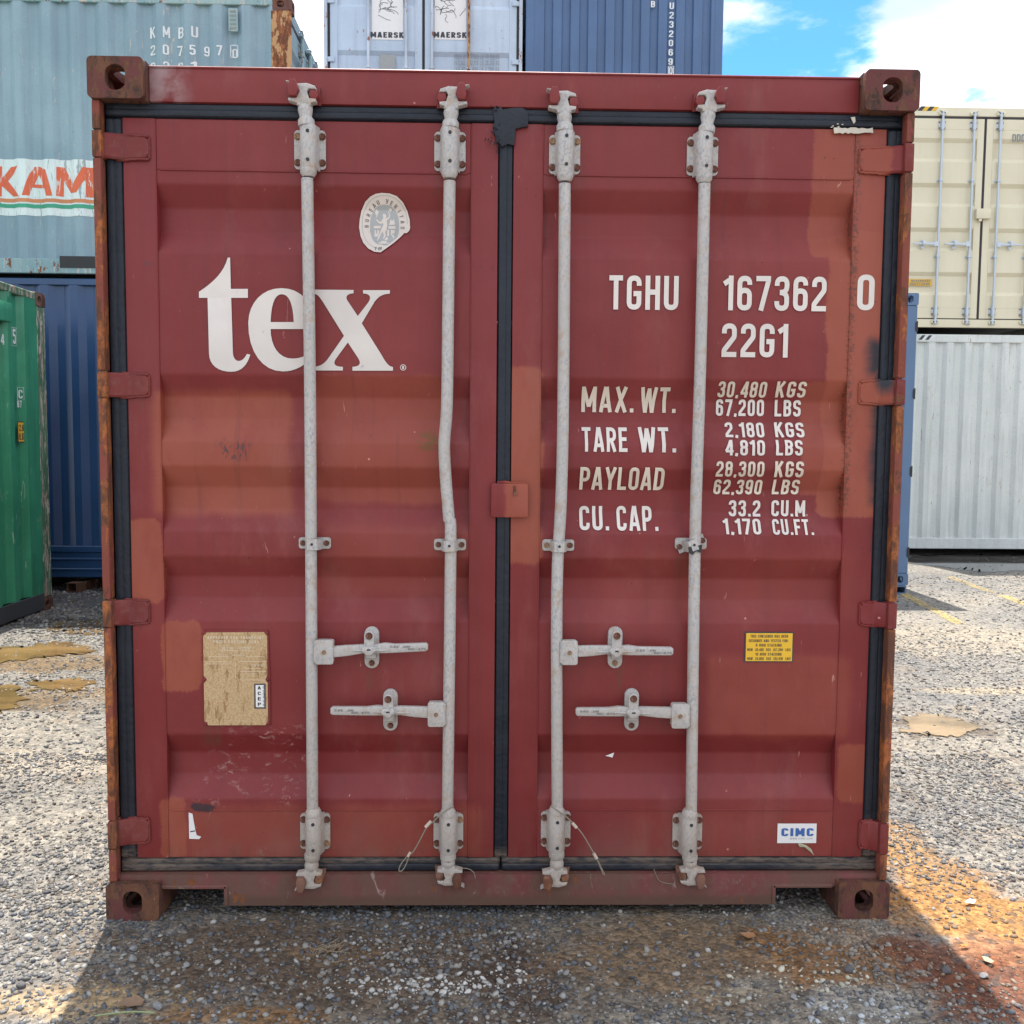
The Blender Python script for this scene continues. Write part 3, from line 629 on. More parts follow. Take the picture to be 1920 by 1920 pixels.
# rear corner posts: rusty outer flange in lengths between the hinge lugs, recessed inner channel
YP = 0.012
hingeL = [(243, 294), (696, 745), (1126, 1176), (1541, 1592)]; hingeR = [(268, 322), (711, 760), (1131, 1180), (1545, 1602)]
for sx, hg, pxo in ((-1, hingeL, 185), (1, hingeR, 1700)):
    xo = sx*(W2-0.006); xi = xo-sx*0.024
    mb = MB(); mb.box((min(xo-sx*.001, xo-sx*0.013), YP+0.03, 0.118), (max(xo-sx*.001, xo-sx*0.013), 0.16, H20-0.118))
    mb.box((min(xi, xi-sx*0.05), YG+0.016, 0.118), (max(xi, xi-sx*0.05), 0.16, H20-0.118)); obj('post_channel', mb, MATS['frame'], RED)
    ys = [183 if sx < 0 else 205] + [k for h in hg for k in h] + [1655 if sx < 0 else 1640]
    for i in range(0, len(ys), 2):
        z1, z0 = atz(pxo, ys[i]+1, YP), atz(pxo, ys[i+1]-2, YP)
        if i == 0: z1 = H20-0.119
        if i == len(ys)-2: z0 = 0.119
        mb = MB(); mb.box((min(xo, xi), YP, z0), (max(xo, xi), YP+0.038, z1), 0.005, 2); obj('post_flange', mb, PM, RED)
    for (ya, yb) in hg:
        z1, z0 = atz(pxo, ya, YP), atz(pxo, yb, YP)
        mb = MB(); mb.box((min(xo+sx*.001, xi-sx*.004), YP-0.003, z0), (max(xo+sx*.001, xi-sx*.004), YP+0.05, z1), 0.006, 2)
        mb.cyl((xo-sx*0.016, YP+0.014, z0-0.003), (xo-sx*0.016, YP+0.014, z1+0.003), 0.010, 10)
        obj('hinge_lug', mb, MATS['frame'] if sx > 0 else PM, RED)
        # blade: curved leaf from the lug to the stile
        xa, xb = xi, (atx(280, ya, YD) if sx < 0 else atx(1612, ya, YD))
        hz = (z1-z0)/2-0.002; zc = (z1+z0)/2
        n = 10; bm = bmesh.new(); rows = []
        for k in range(n+1):
            t = k/n; xx = xa+(xb-xa)*t
            yy = YP+0.012 + (YD-0.010-YP-0.012)*min(1, max(0, (t-0.05)/0.40))**1.2
            hh = hz*(1.0 if t < 0.35 else 1.0-0.10*(t-.35)/.65); 
            if t > 0.9: hh *= math.sqrt(max(0.05, 1-((t-0.9)/0.1)**2*0.55))
            rows.append([bm.verts.new((xx, yy+0.004, zc+hh)), bm.verts.new((xx, yy, zc+hh-0.006)), bm.verts.new((xx, yy+0.001, zc)), bm.verts.new((xx, yy, zc-hh+0.006)), bm.verts.new((xx, yy+0.004, zc-hh)), bm.verts.new((xx, yy+0.014, zc-hh)), bm.verts.new((xx, yy+0.014, zc+hh))])
        for k in range(n):
            for j in range(7):
                bm.faces.new((rows[k][j], rows[k][(j+1) % 7], rows[k+1][(j+1) % 7], rows[k+1][j]))
        bm.faces.new(rows[0]); bm.faces.new(rows[-1][::-1]); bmesh.ops.recalc_face_normals(bm, faces=bm.faces)
        mb = MB(); mb.bm.free(); mb.bm = bm
        # weld beads over blade edges
        for s in (1, -1):
            a = 0.30 if s > 0 else 0.25
            mb.tube([(xa+(xb-xa)*(a+(1-a)*k/9), YD-0.006+random.uniform(-.002, .002), zc+s*(hz+0.0005+random.uniform(-.0012, .0015))-s*0.005*(k/9)) for k in range(10)], [0.004]*9+[0.003], 6)
        mb.tube([(xb-sx*0.001*math.cos(R(a_)), YD-0.004, zc+hz*0.85*math.sin(R(a_))) for a_ in range(-80, 81, 20)], 0.004, 6)
        obj('hinge', mb, MATS['frame'] if sx < 0 else RM, DL if sx < 0 else DR)
# ------------------------------------------------------------------ locking gear
YR = 0.020
def hexbolt(mb, x, y, z, r=0.0095, h=0.008):
    mb.cyl((x, y, z), (x, y-0.002, z), r*1.25, 12); a0 = random.uniform(0, 60)
    P = [(r*math.cos(R(60*k+a0)), r*math.sin(R(60*k+a0))) for k in range(6)]
    mb.prism([(x+p, z+q) for p, q in P], y-h, y-0.0015)
BOLTS = {}
for nm, mt in (('a', MATS['boltrust']), ('b', MATS['boltpale'])):
    mb = MB(); hexbolt(mb, 0, 0, 0); o = obj('bolt', mb, mt); BOLTS[nm] = o
def bolt(x, y, z, par, kind=None, s=1.0):
    k = kind or random.choice('aab'); o = inst(BOLTS[k], (x, y, z), par, (0, random.uniform(0, 1), 0), (s, s, s)); o.name = 'bolt'; return o
def bracket(x, z, par, mat=GV, yd=YD):
    """bearing bracket with four bolts: flanged plate folded over the rod"""
    mb = MB(); hw, hh = 0.0465, 0.061
    for s in (-1, 1):
        pts = rrect(0.021, hw, -hh+0.004, hh-0.004, 0.012, 4); pts = [(x+s*p, z+q) for p, q in pts]
        mb.prism(pts if s > 0 else pts[::-1], yd-0.009, yd-0.001)
    arc = [(math.cos(R(a)), math.sin(R(a))) for a in range(0, 181, 18)]
    n = len(arc); vs = []
    for zz_ in (-hh-0.002, -hh+0.002, hh-0.002, hh+0.002):
        k = 0.93 if abs(zz_) > hh else 1.0
        row = [(x+0.030, yd-0.008)] + [(x+0.0255*k*c, YR+0.004-0.0265*k*s_) for c, s_ in arc] + [(x-0.030, yd-0.008)]
        vs.append([mb.bm.verts.new((a, b, z+zz_)) for a, b in row])
    for i in range(3):
        for j in range(len(vs[0])-1): mb.bm.faces.new((vs[i][j], vs[i][j+1], vs[i+1][j+1], vs[i+1][j]))
    mb.bm.faces.new(vs[0]); mb.bm.faces.new(vs[-1][::-1])
    b = obj('bearing_bracket', mb, mat, par)
    for s in (-1, 1): mb = MB(); mb.cyl((x+0.002, YR-0.0245, z+s*0.041), (x+0.002, YR-0.019, z+s*0.041), 0.0052, 12); obj('rivet', mb, MATS['black'], par)
    for sx in (-1, 1):
        for s in (-1, 1): bolt(x+sx*0.0365, yd-0.009, z+s*0.038, par, s=0.92)
camtop = [(120, 145), (160, 152), (200, 170), (300, 165), (370, 188), (378, 215), (316, 212), (302, 235), (320, 290), (378, 296), (376, 320), (335, 332), (338, 352), (215, 352), (212, 332), (140, 312), (138, 290), (212, 288), (236, 235), (226, 198), (190, 184), (125, 158)]
def cam_piece(x, z, flip, up, par, mat=GV, keeper=None, kmat=RM, s=1.0, drop=False):
    """x, z = top of the rod neck; up = +1 at the header, -1 at the sill"""
    k = 0.00034*s
    def mp(p): return (x+flip*(p[0]-277)*k, z+up*(350-p[1])*k)
    P = [mp(p) for p in camtop]
    mb = MB(); mb.prism(P, YR-0.016, YR+0.012, bev=0.003); obj('locking_cam', mb, mat, par)
    mb = MB()
    lug = [(150, 175), (165, 148), (205, 146), (222, 175), (236, 232), (215, 285), (155, 288), (142, 250)]
    mb.prism([mp(p) for p in lug], YR-0.030, YH-0.002, bev=0.004)
    lug = [(322, 225), (352, 212), (388, 232), (396, 270), (380, 300), (330, 292), (316, 262)]
    mb.prism([mp(p) for p in lug], YR-0.014, YH-0.002, bev=0.003)
    lug = [(140, 150), (395, 165), (405, 320), (135, 305)]
    mb.prism([mp(p) for p in lug], YH-0.006, YH-0.0005)
    obj('cam_keeper', mb, kmat, RED)
rods = [ # px path at the rod plane, lean of the cam
    dict(px=[(576, 335), (581, 700), (583, 1000), (586, 1530)], kt=(572, 200), kb=(584, 1628), flip=1, door='L'),
    dict(px=[(843, 340), (840, 600), (838, 760), (833, 832), (836, 900), (842, 975), (845, 1030), (839, 1525)], kt=(846, 206), kb=(840, 1622), flip=-1, door='L'),
    dict(px=[(1059, 345), (1056, 760), (1052, 940), (1044, 1120), (1045, 1530)], kt=(1058, 214), kb=(1044, 1625), flip=1, door='R'),
    dict(px=[(1321, 345), (1313, 690), (1303, 1020), (1296, 1530)], kt=(1328, 212), kb=(1294, 1622), flip=-1, door='R')]
brt = [(578, 276), (843, 279), (1060, 285), (1321, 288)]; brb = [(588, 1565), (840, 1565), (1043, 1561), (1292, 1566)]
for i, r in enumerate(rods):
    par = thing  # placeholder
    P = [at(a, b, YR) for a, b in r['px']]
    bt = at(*brt[i], YR); bb = at(*brb[i], YR)
    kt = at(*r['kt'], YR); kb = at(*r['kb'], YR)
    # smooth path
    path = []
    for j in range(len(P)-1):
        for t in (0, .25, .5, .75):
            p0, p1, p2, p3 = P[max(j-1, 0)], P[j], P[j+1], P[min(j+2, len(P)-1)]
            path.append(0.5*((2*p1)+(p2-p0)*t+(2*p0-5*p1+4*p2-p3)*t*t+(3*p1-p0-3*p2+p3)*t**3))
    path.append(P[-1])
    mb = MB(); mb.tube(path, 0.0178, 16)
    rod = obj('locking_rod', mb, GV, RED, label='galvanised rod, bent halfway up' if i == 1 else None, ang=50)
    for (b_, k_, up, j_) in ((bt, kt, 1, P[0]), (bb, kb, -1, P[-1])):
        e = 0.064*up
        zc = [b_.z+e-0.004*up, b_.z+e+0.012*up, b_.z+e+0.020*up, k_.z-0.030*up, k_.z-0.012*up, k_.z-0.004*up, k_.z+0.004*up]
        rr = [0.0245, 0.0245, 0.0185, 0.0175, 0.022, 0.0215, 0.018]
        mb = MB(); mb.tube([(b_.x+(k_.x-b_.x)*(z_-b_.z)/(k_.z-b_.z), YR, z_) for z_ in zc], rr, 16); obj('rod_neck', mb, GV, rod, ang=50)
        zc = [b_.z-e+0.002*up, b_.z-e-0.010*up, b_.z-e-0.022*up]
        mb = MB(); mb.tube([(b_.x, YR, z_) for z_ in zc], [0.0245, 0.0245, 0.0178], 16); obj('rod_collar', mb, GV, rod, ang=50)
    bracket(bt.x, bt.z, rod); bracket(bb.x, bb.z, rod)
    cam_piece(kt.x, kt.z, r['flip'], 1, rod)
    cam_piece(kb.x, kb.z, r['flip'], -1, rod, kmat=MATS['boltrust'], s=0.96)
    # guide clamp half way
    g = at([587, 843, 1048, 1299][i], [1020, 1023, 1024, 1021][i], YR); tl = R(-21) if i == 3 else 0
    mb = MB(); mb.prism([(g.x+p, g.z+q) for p, q in rrect(-0.049, 0.049, -0.0175, 0.0175, 0.008, 3)], YD-0.006, YD-0.0005)
    obj('clamp_backplate', mb, GV, rod)
    mb = MB(); prof_c = [(-0.044, YD-0.008), (-0.0265, YD-0.008), (-0.022, YR-0.008), (-0.015, YR-0.021), (0, YR-0.0225), (0.015, YR-0.021), (0.022, YR-0.008), (0.0265, YD-0.008), (0.044, YD-0.008)]
    rot = Matrix.Rotation(tl, 3, 'Y')
    def pp(px_, y_, z_): 
        v = rot @ Vector((px_, 0, z_)); return (g.x+v.x, y_, g.z+v.z)
    zz2 = (0.0165, -0.0165); va = [mb.bm.verts.new(pp(a, b, zz2[0])) for a, b in prof_c]; vb = [mb.bm.verts.new(pp(a, b, zz2[1])) for a, b in prof_c]
    va2 = [mb.bm.verts.new(pp(a*0.93, b+0.004, zz2[0])) for a, b in prof_c]; vb2 = [mb.bm.verts.new(pp(a*0.93, b+0.004, zz2[1])) for a, b in prof_c]
    for j in range(8):
        mb.bm.faces.new((va[j], va[j+1], vb[j+1], vb[j])); mb.bm.faces.new((va[j+1], va[j], va2[j], va2[j+1])); mb.bm.faces.new((vb[j], vb[j+1], vb2[j+1], vb2[j]))
    if i == 3:
        tb = MB(); tb.prism([(g.x-.018, g.z-.006), (g.x+.024, g.z+.002), (g.x+.022, g.z-.024), (g.x+.006, g.z-.018), (g.x-.006, g.z-.030), (g.x-.016, g.z-.022)], YR-0.0215, YR-0.0185); obj('torn_sleeve', tb, MATS['black'], rod)
    obj('rod_clamp', mb, GV, rod, label='clamp knocked askew' if i == 3 else None)
    for s in (-1, 1): bolt(g.x+s*0.036, YD-0.008, g.z+(s*0.010 if i == 3 else 0), rod, s=0.75)
    mb = MB(); mb.cyl((g.x, YR-0.0235, g.z+0.001), (g.x, YR-0.020, g.z+0.001), 0.0042, 10); obj('rivet', mb, MATS['black'], rod)
MATS['stampgrey'] = simple('stamped_grey', (0.17, 0.155, 0.145), 0.7)
# handles
hd = [dict(hub=(590, 625, 1200, 1246), ax=1, end=802, y=1214, yb=1222, ret=(697, 1175, 1253), rod=0), dict(hub=(802, 833, 1317, 1363), ax=-1, end=619, y=1334, yb=1336, ret=(732, 1292, 1370), rod=1),
      dict(hub=(1053, 1083, 1201, 1247), ax=1, end=1263, y=1222, yb=1221, ret=(1154, 1175, 1253), rod=2), dict(hub=(1260, 1291, 1320, 1366), ax=-1, end=1080, y=1336, yb=1337, ret=(1185, 1291, 1370), rod=3)]
rodobjs = [o for o in COL.objects if o.name.startswith('locking_rod')]
for h in hd:
    rod = rodobjs[h['rod']]; s = h['ax']; YHd = -0.002
    a = at(h['hub'][0], h['hub'][2], YHd); b = at(h['hub'][1], h['hub'][3], YHd)
    mb = MB(); mb.prism(rrect(a.x, b.x, b.z, a.z, 0.007, 3), YHd-0.002, YHd+0.004, bev=0.0015)
    mb.prism(rrect(a.x+.001, b.x-.001, b.z+.002, a.z-.002, 0.007, 3), YHd+0.022, YHd+0.030)
    e0 = a.x if s > 0 else b.x
    mb.box((min(e0-s*0.004, e0+s*.006), YHd-.001, b.z+.004), (max(e0-s*0.004, e0+s*.006), YHd+0.029, a.z-.004), 0.003)
    obj('handle_hub', mb, GV, rod)
    bolt((a.x+b.x)/2, YHd-0.002, (a.z+b.z)/2, rod, 'b', 0.6)
    x0 = (b.x-0.004) if s > 0 else (a.x+0.004); x1 = atx(h['end'], h['y'], YHd); zc0 = (a.z+b.z)/2; zc0 = atz(h['hub'][0], h['yb'], YHd); zc1 = atz(h['end'], h['y'], YHd)
    xr = atx(h['ret'][0], h['y'], YHd)
    fr = lambda t: zc0+(zc1-zc0)*t
    Lh = x1-x0; tr = (xr-x0)/Lh
    top = [(0, .015), (.15, .016), (tr-.1, .0165), (tr, .015), (tr+.14, .018), (tr+.24, .0135), (.98, .0125), (1, .008)]
    bot = [(1, -.008), (.98, -.0125), (tr+.24, -.0130), (tr+.14, -.0130), (tr, -.011), (tr-.1, -.0105), (.15, -.0165), (0, -.019)]
    P = [(x0+Lh*t, fr(t)+q) for t, q in top+bot]
    mb = MB(); mb.prism(P, YHd+0.002, YHd+0.018, bev=0.003)
    obj('door_handle', mb, GV, rod, ang=50)
    mb = MB(); mb.tube([(x0+Lh*(tr-.22), YHd+0.003, fr(tr)-.004), (x0+Lh*(tr-.05), YHd-.001, fr(tr)-.001), (x0+Lh*(tr+.05), YHd-.001, fr(tr)-.001), (x0+Lh*(tr+.2), YHd+.003, fr(tr)-.001)], [.001, .005, .005, .001], 8)
    obj('handle_rib', mb, GV, rod, ang=60)
    # stamped maker marks on the grip, as raised characters
    tx = 'SAE JIN'; 
    u0, u1 = (x1-s*0.115, x1-s*0.055) if s > 0 else (x1+0.012, x1+0.070); u0, u1 = min(u0, u1), max(u0, u1)
    bm = word(tx, u0, u1, fr(.9)+0.000, fr(.9)+0.0065, 0.14); drape(bm, lambda x_, z_: YHd+0.002, 0.0006); 
    st = obj('stamped_marks', bm, MATS['stampgrey'], rod)
    bm = word('NIC-475', u1-.005, u1+.050, fr(.9)-0.0075, fr(.9)-0.001, 0.14); drape(bm, lambda x_, z_: YHd+0.002, 0.0006); obj('stamped_marks', bm, MATS['stampgrey'], rod)
    # retainer: oval back plate, hinged catch with a diamond cap, two bolts
    c0 = at(h['ret'][0], h['ret'][1], YD-.01); c1 = at(h['ret'][0], h['ret'][2], YD-.01); zc = (c0.z+c1.z)/2; hh = (c0.z-c1.z)/2; xc = c0.x
    mb = MB(); mb.prism(rrect(xc-.0225, xc+.0225, zc-hh, zc+hh, 0.0222, 6), YD-0.012, YD-0.001, bev=0.002)
    mb.box((xc-.016, YHd+.02, zc-.03), (xc+.016, YD-.01, zc+.002), 0.003)
    obj('handle_retainer', mb, GV, rod)
    zx = fr(tr)
    mb = MB(); mb.prism(rrect(xc-.017, xc+.013, zx-.004, zc+hh-.004, 0.0145, 5), YHd-.004, YHd+.006, bev=0.002)
    xh = xc-.002
    cap = [(xh-.016, zx+.012), (xh-.024, zx+.003), (xh-.013, zx-.010), (xh-.006, zx-.016), (xh+.006, zx-.016), (xh+.014, zx-.008), (xh+.024, zx+.003), (xh+.016, zx+.012)]
    mb.prism(cap, YHd-.012, YHd+.002, bev=0.003)
    obj('retainer_catch', mb, GV, rod, ang=50)
    mb = MB(); mb.prism([(xh-.0065, zx+.0005), (xh+.0065, zx+.0005), (xh+.0045, zx+.005), (xh-.0045, zx+.005)], YHd-.0128, YHd-.010); obj('seal_hole', mb, MATS['black'], rod)  # black wedge paints the dark of the hole
    bolt(xc-.002, YHd-.004, zc+hh-.019, rod, 'a', 0.95); bolt(xc, YD-.012, zc-hh+.017, rod, s=0.8)
# folded steel plate over the closing edge
a = at(921, 906, YD-.012); b = at(990, 970, YD-.012)
mb = MB(); mb.prism(rrect(a.x, b.x, b.z, a.z, 0.008, 3), YD-0.022, YD-0.012, bev=0.002); mb.box((b.x-.05, YD-.012, b.z+.003), (b.x-.004, YD-.0008, a.z-.003), 0.001)
mb.tube([(a.x+.018, YD-.014, a.z+.003), (a.x+.04, YD-.013, a.z+.004), (a.x+.065, YD-.012, a.z+.002), (b.x-.006, YD-.012, a.z+.002)], [.0035, .0045, .003, .0035], 6)
lp = obj('overlap_plate', mb, RM, DR)
mb = MB(); c = at(965, 922, YD-.02); mb.tube([(c.x-.001, YD-.0225, c.z+.018), (c.x, YD-.0235, c.z)], [.004, .004], 8); mb.cyl((c.x+.001, YD-.030, c.z-.004), (c.x+.001, YD-.02, c.z-.004), 0.006, 8); obj('plate_screw', mb, MATS['boltrust'], DR)
# ------------------------------------------------------------------ lettering on the doors
CUTZ = [z for z, y in prof]
def put(txt, l, r, t, b, par, mat=None, name='lettering', lift=0.0022, tt=0.152, label=None, gap=0.13):
    # average depth of the surface there, so that the line lands where it was measured
    Yg = YD
    for _ in range(4):
        p = at((l+r)/2, (t+b)/2, Yg); Yg = surf_red(p.x, p.z)
    A = at(l, (t+b)/2, Yg); B = at(r, (t+b)/2, Yg); mx = (l+r)/2
    z1, z0 = atz(mx, t, Yg), atz(mx, b, Yg)
    bm = word(txt, A.x, B.x, z0, z1, tt, gap); drape(bm, surf_red, lift, CUTZ)
    o = obj(name, bm, mat or MATS['white'], par, ang=60)
    if label: o['label'] = label
    return o
Wm, Ym = MATS['white'], MATS['yellowish']
put('TGHU', 1142, 1272, 517, 581, DR); put('167362', 1357, 1549, 518, 583, DR); put('0', 1607, 1639, 515, 582, DR); put('22G1', 1353, 1477, 607, 670, DR)
put('MAX.', 1090, 1188, 726, 773, DR, Ym); put('WT.', 1201, 1267, 727, 774, DR, Ym)
put('TARE', 1091, 1176, 801, 847, DR); put('WT.', 1198, 1267, 801, 848, DR)
put('PAYLOAD', 1087, 1245, 876, 919, DR, Ym, gap=0.10); put('CU.', 1086, 1141, 949, 993, DR); put('CAP.', 1156, 1233, 949, 994, DR)
for (tx, l, r, t, b, m_) in [('30,480', 1346, 1437, 716, 745, Ym), ('KGS', 1455, 1511, 716, 745, Ym), ('67,200', 1342, 1432, 749, 780, Wm), ('LBS', 1452, 1501, 750, 781, Wm),
        ('2,180', 1359, 1432, 792, 820, Wm), ('KGS', 1452, 1507, 792, 820, Wm), ('4,810', 1360, 1434, 825, 854, Wm), ('LBS', 1455, 1505, 825, 854, Wm),
        ('28,300', 1343, 1433, 865, 894, Ym), ('KGS', 1453, 1507, 865, 895, Ym), ('62,390', 1338, 1428, 899, 927, Ym), ('LBS', 1448, 1498, 899, 927, Ym),
        ('33.2', 1366, 1425, 938, 968, Wm), ('CU.M', 1446, 1509, 938, 968, Wm), ('1,170', 1356, 1426, 973, 1001, Wm), ('CU.FT.', 1448, 1524, 974, 1002, Wm)]:
    put(tx, l, r, t, b, DR, m_, tt=0.165)
# large lower-case word, outlines measured on the flat part of the panel
def bez(path):
    out = []; cur = None
    for cmd in path:
        if cmd[0] == 'C':
            p0, p1, p2, p3 = [Vector(q) for q in (cur, cmd[1], cmd[2], cmd[3])]
            for k in range(1, 9):
                t = k/8; q = p0*(1-t)**3+p1*3*t*(1-t)**2+p2*3*t*t*(1-t)+p3*t**3; out.append((q.x, q.y))
            cur = cmd[3]
        else: out.append(cmd[1]); cur = cmd[1]
    return out
def tp(path): return [(at(300+x_/2.909, 440+y_/2.909, YD).x, at(300+x_/2.909, 440+y_/2.909, YD).z) for x_, y_ in bez(path)]
M_, C_ = 'M', 'C'
t_out = [(M_, (383, 125)), (M_, (387, 296)), (M_, (480, 296)), (M_, (480, 345)), (M_, (389, 345)), (M_, (398, 640)), (C_, (399, 672), (412, 690), (432, 689)), (C_, (452, 687), (466, 668), (475, 650)), (M_, (493, 655)),
         (C_, (478, 705), (450, 748), (390, 748)), (C_, (318, 748), (270, 712), (268, 650)), (M_, (260, 345)), (M_, (213, 345)), (M_, (213, 312)), (C_, (290, 262), (350, 205), (370, 126))]
e_out = [(M_, (482, 480)), (C_, (484, 370), (560, 292), (662, 292)), (C_, (770, 292), (843, 370), (846, 515)), (M_, (604, 515)), (C_, (604, 610), (650, 676), (722, 676)), (C_, (770, 676), (800, 658), (825, 640)), (M_, (838, 655)),
         (C_, (795, 715), (740, 746), (670, 746)), (C_, (560, 746), (480, 640), (482, 480))]
e_in = [(M_, (604, 477)), (C_, (606, 400), (620, 325), (664, 325)), (C_, (706, 325), (726, 380), (730, 477))]
x_out = [(M_, (838, 300)), (M_, (1056, 302)), (M_, (1056, 320)), (C_, (1020, 322), (1008, 340), (1024, 362)), (M_, (1079, 444)), (M_, (1132, 376)), (C_, (1156, 345), (1150, 322), (1108, 321)), (M_, (1108, 303)), (M_, (1254, 303)), (M_, (1254, 322)),
         (C_, (1215, 324), (1195, 335), (1172, 364)), (M_, (1101, 484)), (M_, (1208, 655)), (C_, (1235, 705), (1250, 719), (1271, 722)), (M_, (1271, 742)), (M_, (1050, 742)), (M_, (1050, 721)), (C_, (1095, 719), (1098, 700), (1080, 672)), (M_, (1025, 588)),
         (M_, (965, 670)), (C_, (942, 700), (945, 720), (998, 721)), (M_, (998, 741)), (M_, (832, 741)), (M_, (832, 722)), (C_, (885, 718), (900, 700), (925, 665)), (M_, (1004, 552)), (M_, (892, 372)), (C_, (868, 335), (860, 325), (838, 322))]
for o_, i_ in ((t_out, None), (e_out, e_in), (x_out, None)):
    mb = MB(); mb.sheet(tp(o_), YD-0.0012, holes=[tp(i_)[::-1]] if i_ else ()); obj('lettering', mb, Wm, DL)
c = at(756, 689, YD); mb = MB()
ring = [(c.x+.0092*math.cos(R(a)), c.z+.0092*math.sin(R(a))) for a in range(0, 360, 20)]; ring2 = [(c.x+.0072*math.cos(R(a)), c.z+.0072*math.sin(R(a))) for a in range(0, 360, 20)]
mb.sheet(ring, YD-0.0012, holes=[ring2[::-1]]); obj('registered_mark', mb, Wm, DL); bm = word('R', c.x-.003, c.x+.0035, c.z-.0045, c.z+.0045, 0.2); drape(bm, lambda a, b: YD, 0.0012); obj('registered_mark', bm, Wm, DL)
# ------------------------------------------------------------------ stickers and plate
MATS['sticker'] = letter_mat('pale_sticker', (0.66, 0.58, 0.52), 0.2); MATS['stickgrey'] = letter_mat('grey_sticker_print', (0.36, 0.37, 0.37), 0.2); MATS['ink'] = simple('dark_ink', (0.035, 0.035, 0.045), 0.6)
MATS['stickink'] = simple('brown_grey_ink', (0.17, 0.155, 0.15), 0.6)
def zp(p): return at(640+p[0]/12, 340+p[1]/12, YD)
oval = [(900, 245), (1080, 258), (1240, 310), (1370, 430), (1460, 600), (1515, 800), (1528, 1000), (1505, 1060), (1450, 1110), (1390, 1112), (1290, 1230), (1160, 1360), (1020, 1480), (880, 1595), (740, 1580), (600, 1500), (480, 1360), (400, 1180), (365, 980), (380, 800), (420, 600), (520, 420), (640, 320), (760, 265)]
def osf(x_, z_): return surf_red(x_, z_)
def flatpoly(pts, par, mat, lift, name, holes=()):
    mb = MB(); P = [(zp(p).x, zp(p).z) for p in pts]; H_ = [[(zp(p).x, zp(p).z) for p in h][::-1] for h in holes]
    mb.sheet(P, 0, H_); bm = mb.bm; bmesh.ops.recalc_face_normals(bm, faces=bm.faces)
    for kx in range(6):
        xx = zp((300+220*kx, 0)).x; bmesh.ops.bisect_plane(bm, geom=bm.verts[:]+bm.edges[:]+bm.faces[:], plane_co=(xx, 0, 0), plane_no=(1, 0, 0))
    drape(bm, osf, lift, CUTZ[:4]); return obj(name, bm, mat, par, ang=60)
def ell(cx, cz, rx, rz, n=40, e=2.3):
    P = []
    for k in range(n):
        a = 2*math.pi*k/n; c_, s_ = math.cos(a), math.sin(a); P.append((cx+rx*math.copysign(abs(c_)**(2/e), c_), cz+rz*math.copysign(abs(s_)**(2/e), s_)))
    return P
flatpoly(oval, DL, MATS['sticker'], 0.003, 'oval_sticker')
def clipdiag(P):    # keep what lies above the torn diagonal
    out = []
    for x_, y_ in P:
        lim = 1395+ (900-x_)*0.0 if x_ < 880 else 1560-(x_-880)*0.98
        out.append((x_, min(y_, lim)))
    return out
flatpoly(clipdiag(ell(945, 950, 330, 470)), DL, MATS['stickgrey'], 0.0036, 'sticker_print')
ringo, ringi = clipdiag(ell(950, 905, 525, 610)), clipdiag(ell(950, 905, 505, 590))
bm = bmesh.new()
P2 = [zp(p) for p in ell(950, 905, 515, 605, 60, 2.2) if p[1] < 1480-(max(0, p[0]-820))*0.98+60 or p[0] < 700]
P2.sort(key=lambda q: math.atan2(-(q.x-zp((950, 905)).x), (q.z-zp((950, 905)).z)))
pts = [(q.x, q.z) for q in P2]
stroke(bm, pts, 0.0012, lambda a, b, o: (a, o, b), 0); drape(bm, osf, 0.0036, CUTZ[:4]); obj('sticker_print', bm, MATS['stickgrey'], DL, ang=60)
fig = [[(900, 690), (935, 665), (975, 690), (990, 730), (975, 775), (1010, 770), (1040, 740), (1050, 680), (1020, 620), (1035, 610), (1075, 680), (1065, 760), (1000, 830), (1010, 940), (990, 1050), (960, 1080), (975, 1180), (940, 1250), (905, 1255), (935, 1190), (905, 1080), (870, 1130), (830, 1240), (800, 1300), (780, 1290), (800, 1220), (840, 1100), (880, 1000), (920, 920), (905, 880), (870, 905), (820, 890), (740, 800), (755, 785), (830, 850), (870, 850), (910, 780), (915, 740)],
       [(730, 620), (765, 560), (775, 600), (800, 590), (815, 650), (790, 690), (780, 760), (760, 760), (760, 700), (735, 680)], ell(1080, 590, 36, 38, 14, 2), [(700, 950), (865, 950), (850, 1005), (700, 1005)], [(1040, 955), (1195, 955), (1195, 1015), (1030, 1015)],
       [(1050, 930), (1085, 790), (1120, 840), (1160, 790), (1185, 920)], [(715, 1040), (745, 1040), (750, 1120), (775, 1120), (780, 1040), (830, 1060), (800, 1200), (720, 1200)], [(1005, 1040), (1050, 1040), (1050, 1185), (1005, 1185)],
       [(1090, 1040), (1180, 1050), (1170, 1130), (1110, 1120), (1175, 1200), (1165, 1270), (1140, 1215), (1085, 1140)], [(820, 1340), (880, 1350), (880, 1310), (1000, 1305), (1000, 1350), (1060, 1350), (1040, 1380), (830, 1380)], [(950, 1290), (980, 1205), (1030, 1230), (1020, 1290)]]
for P_ in fig: flatpoly(P_, DL, MATS['sticker'], 0.0042, 'sticker_emblem')
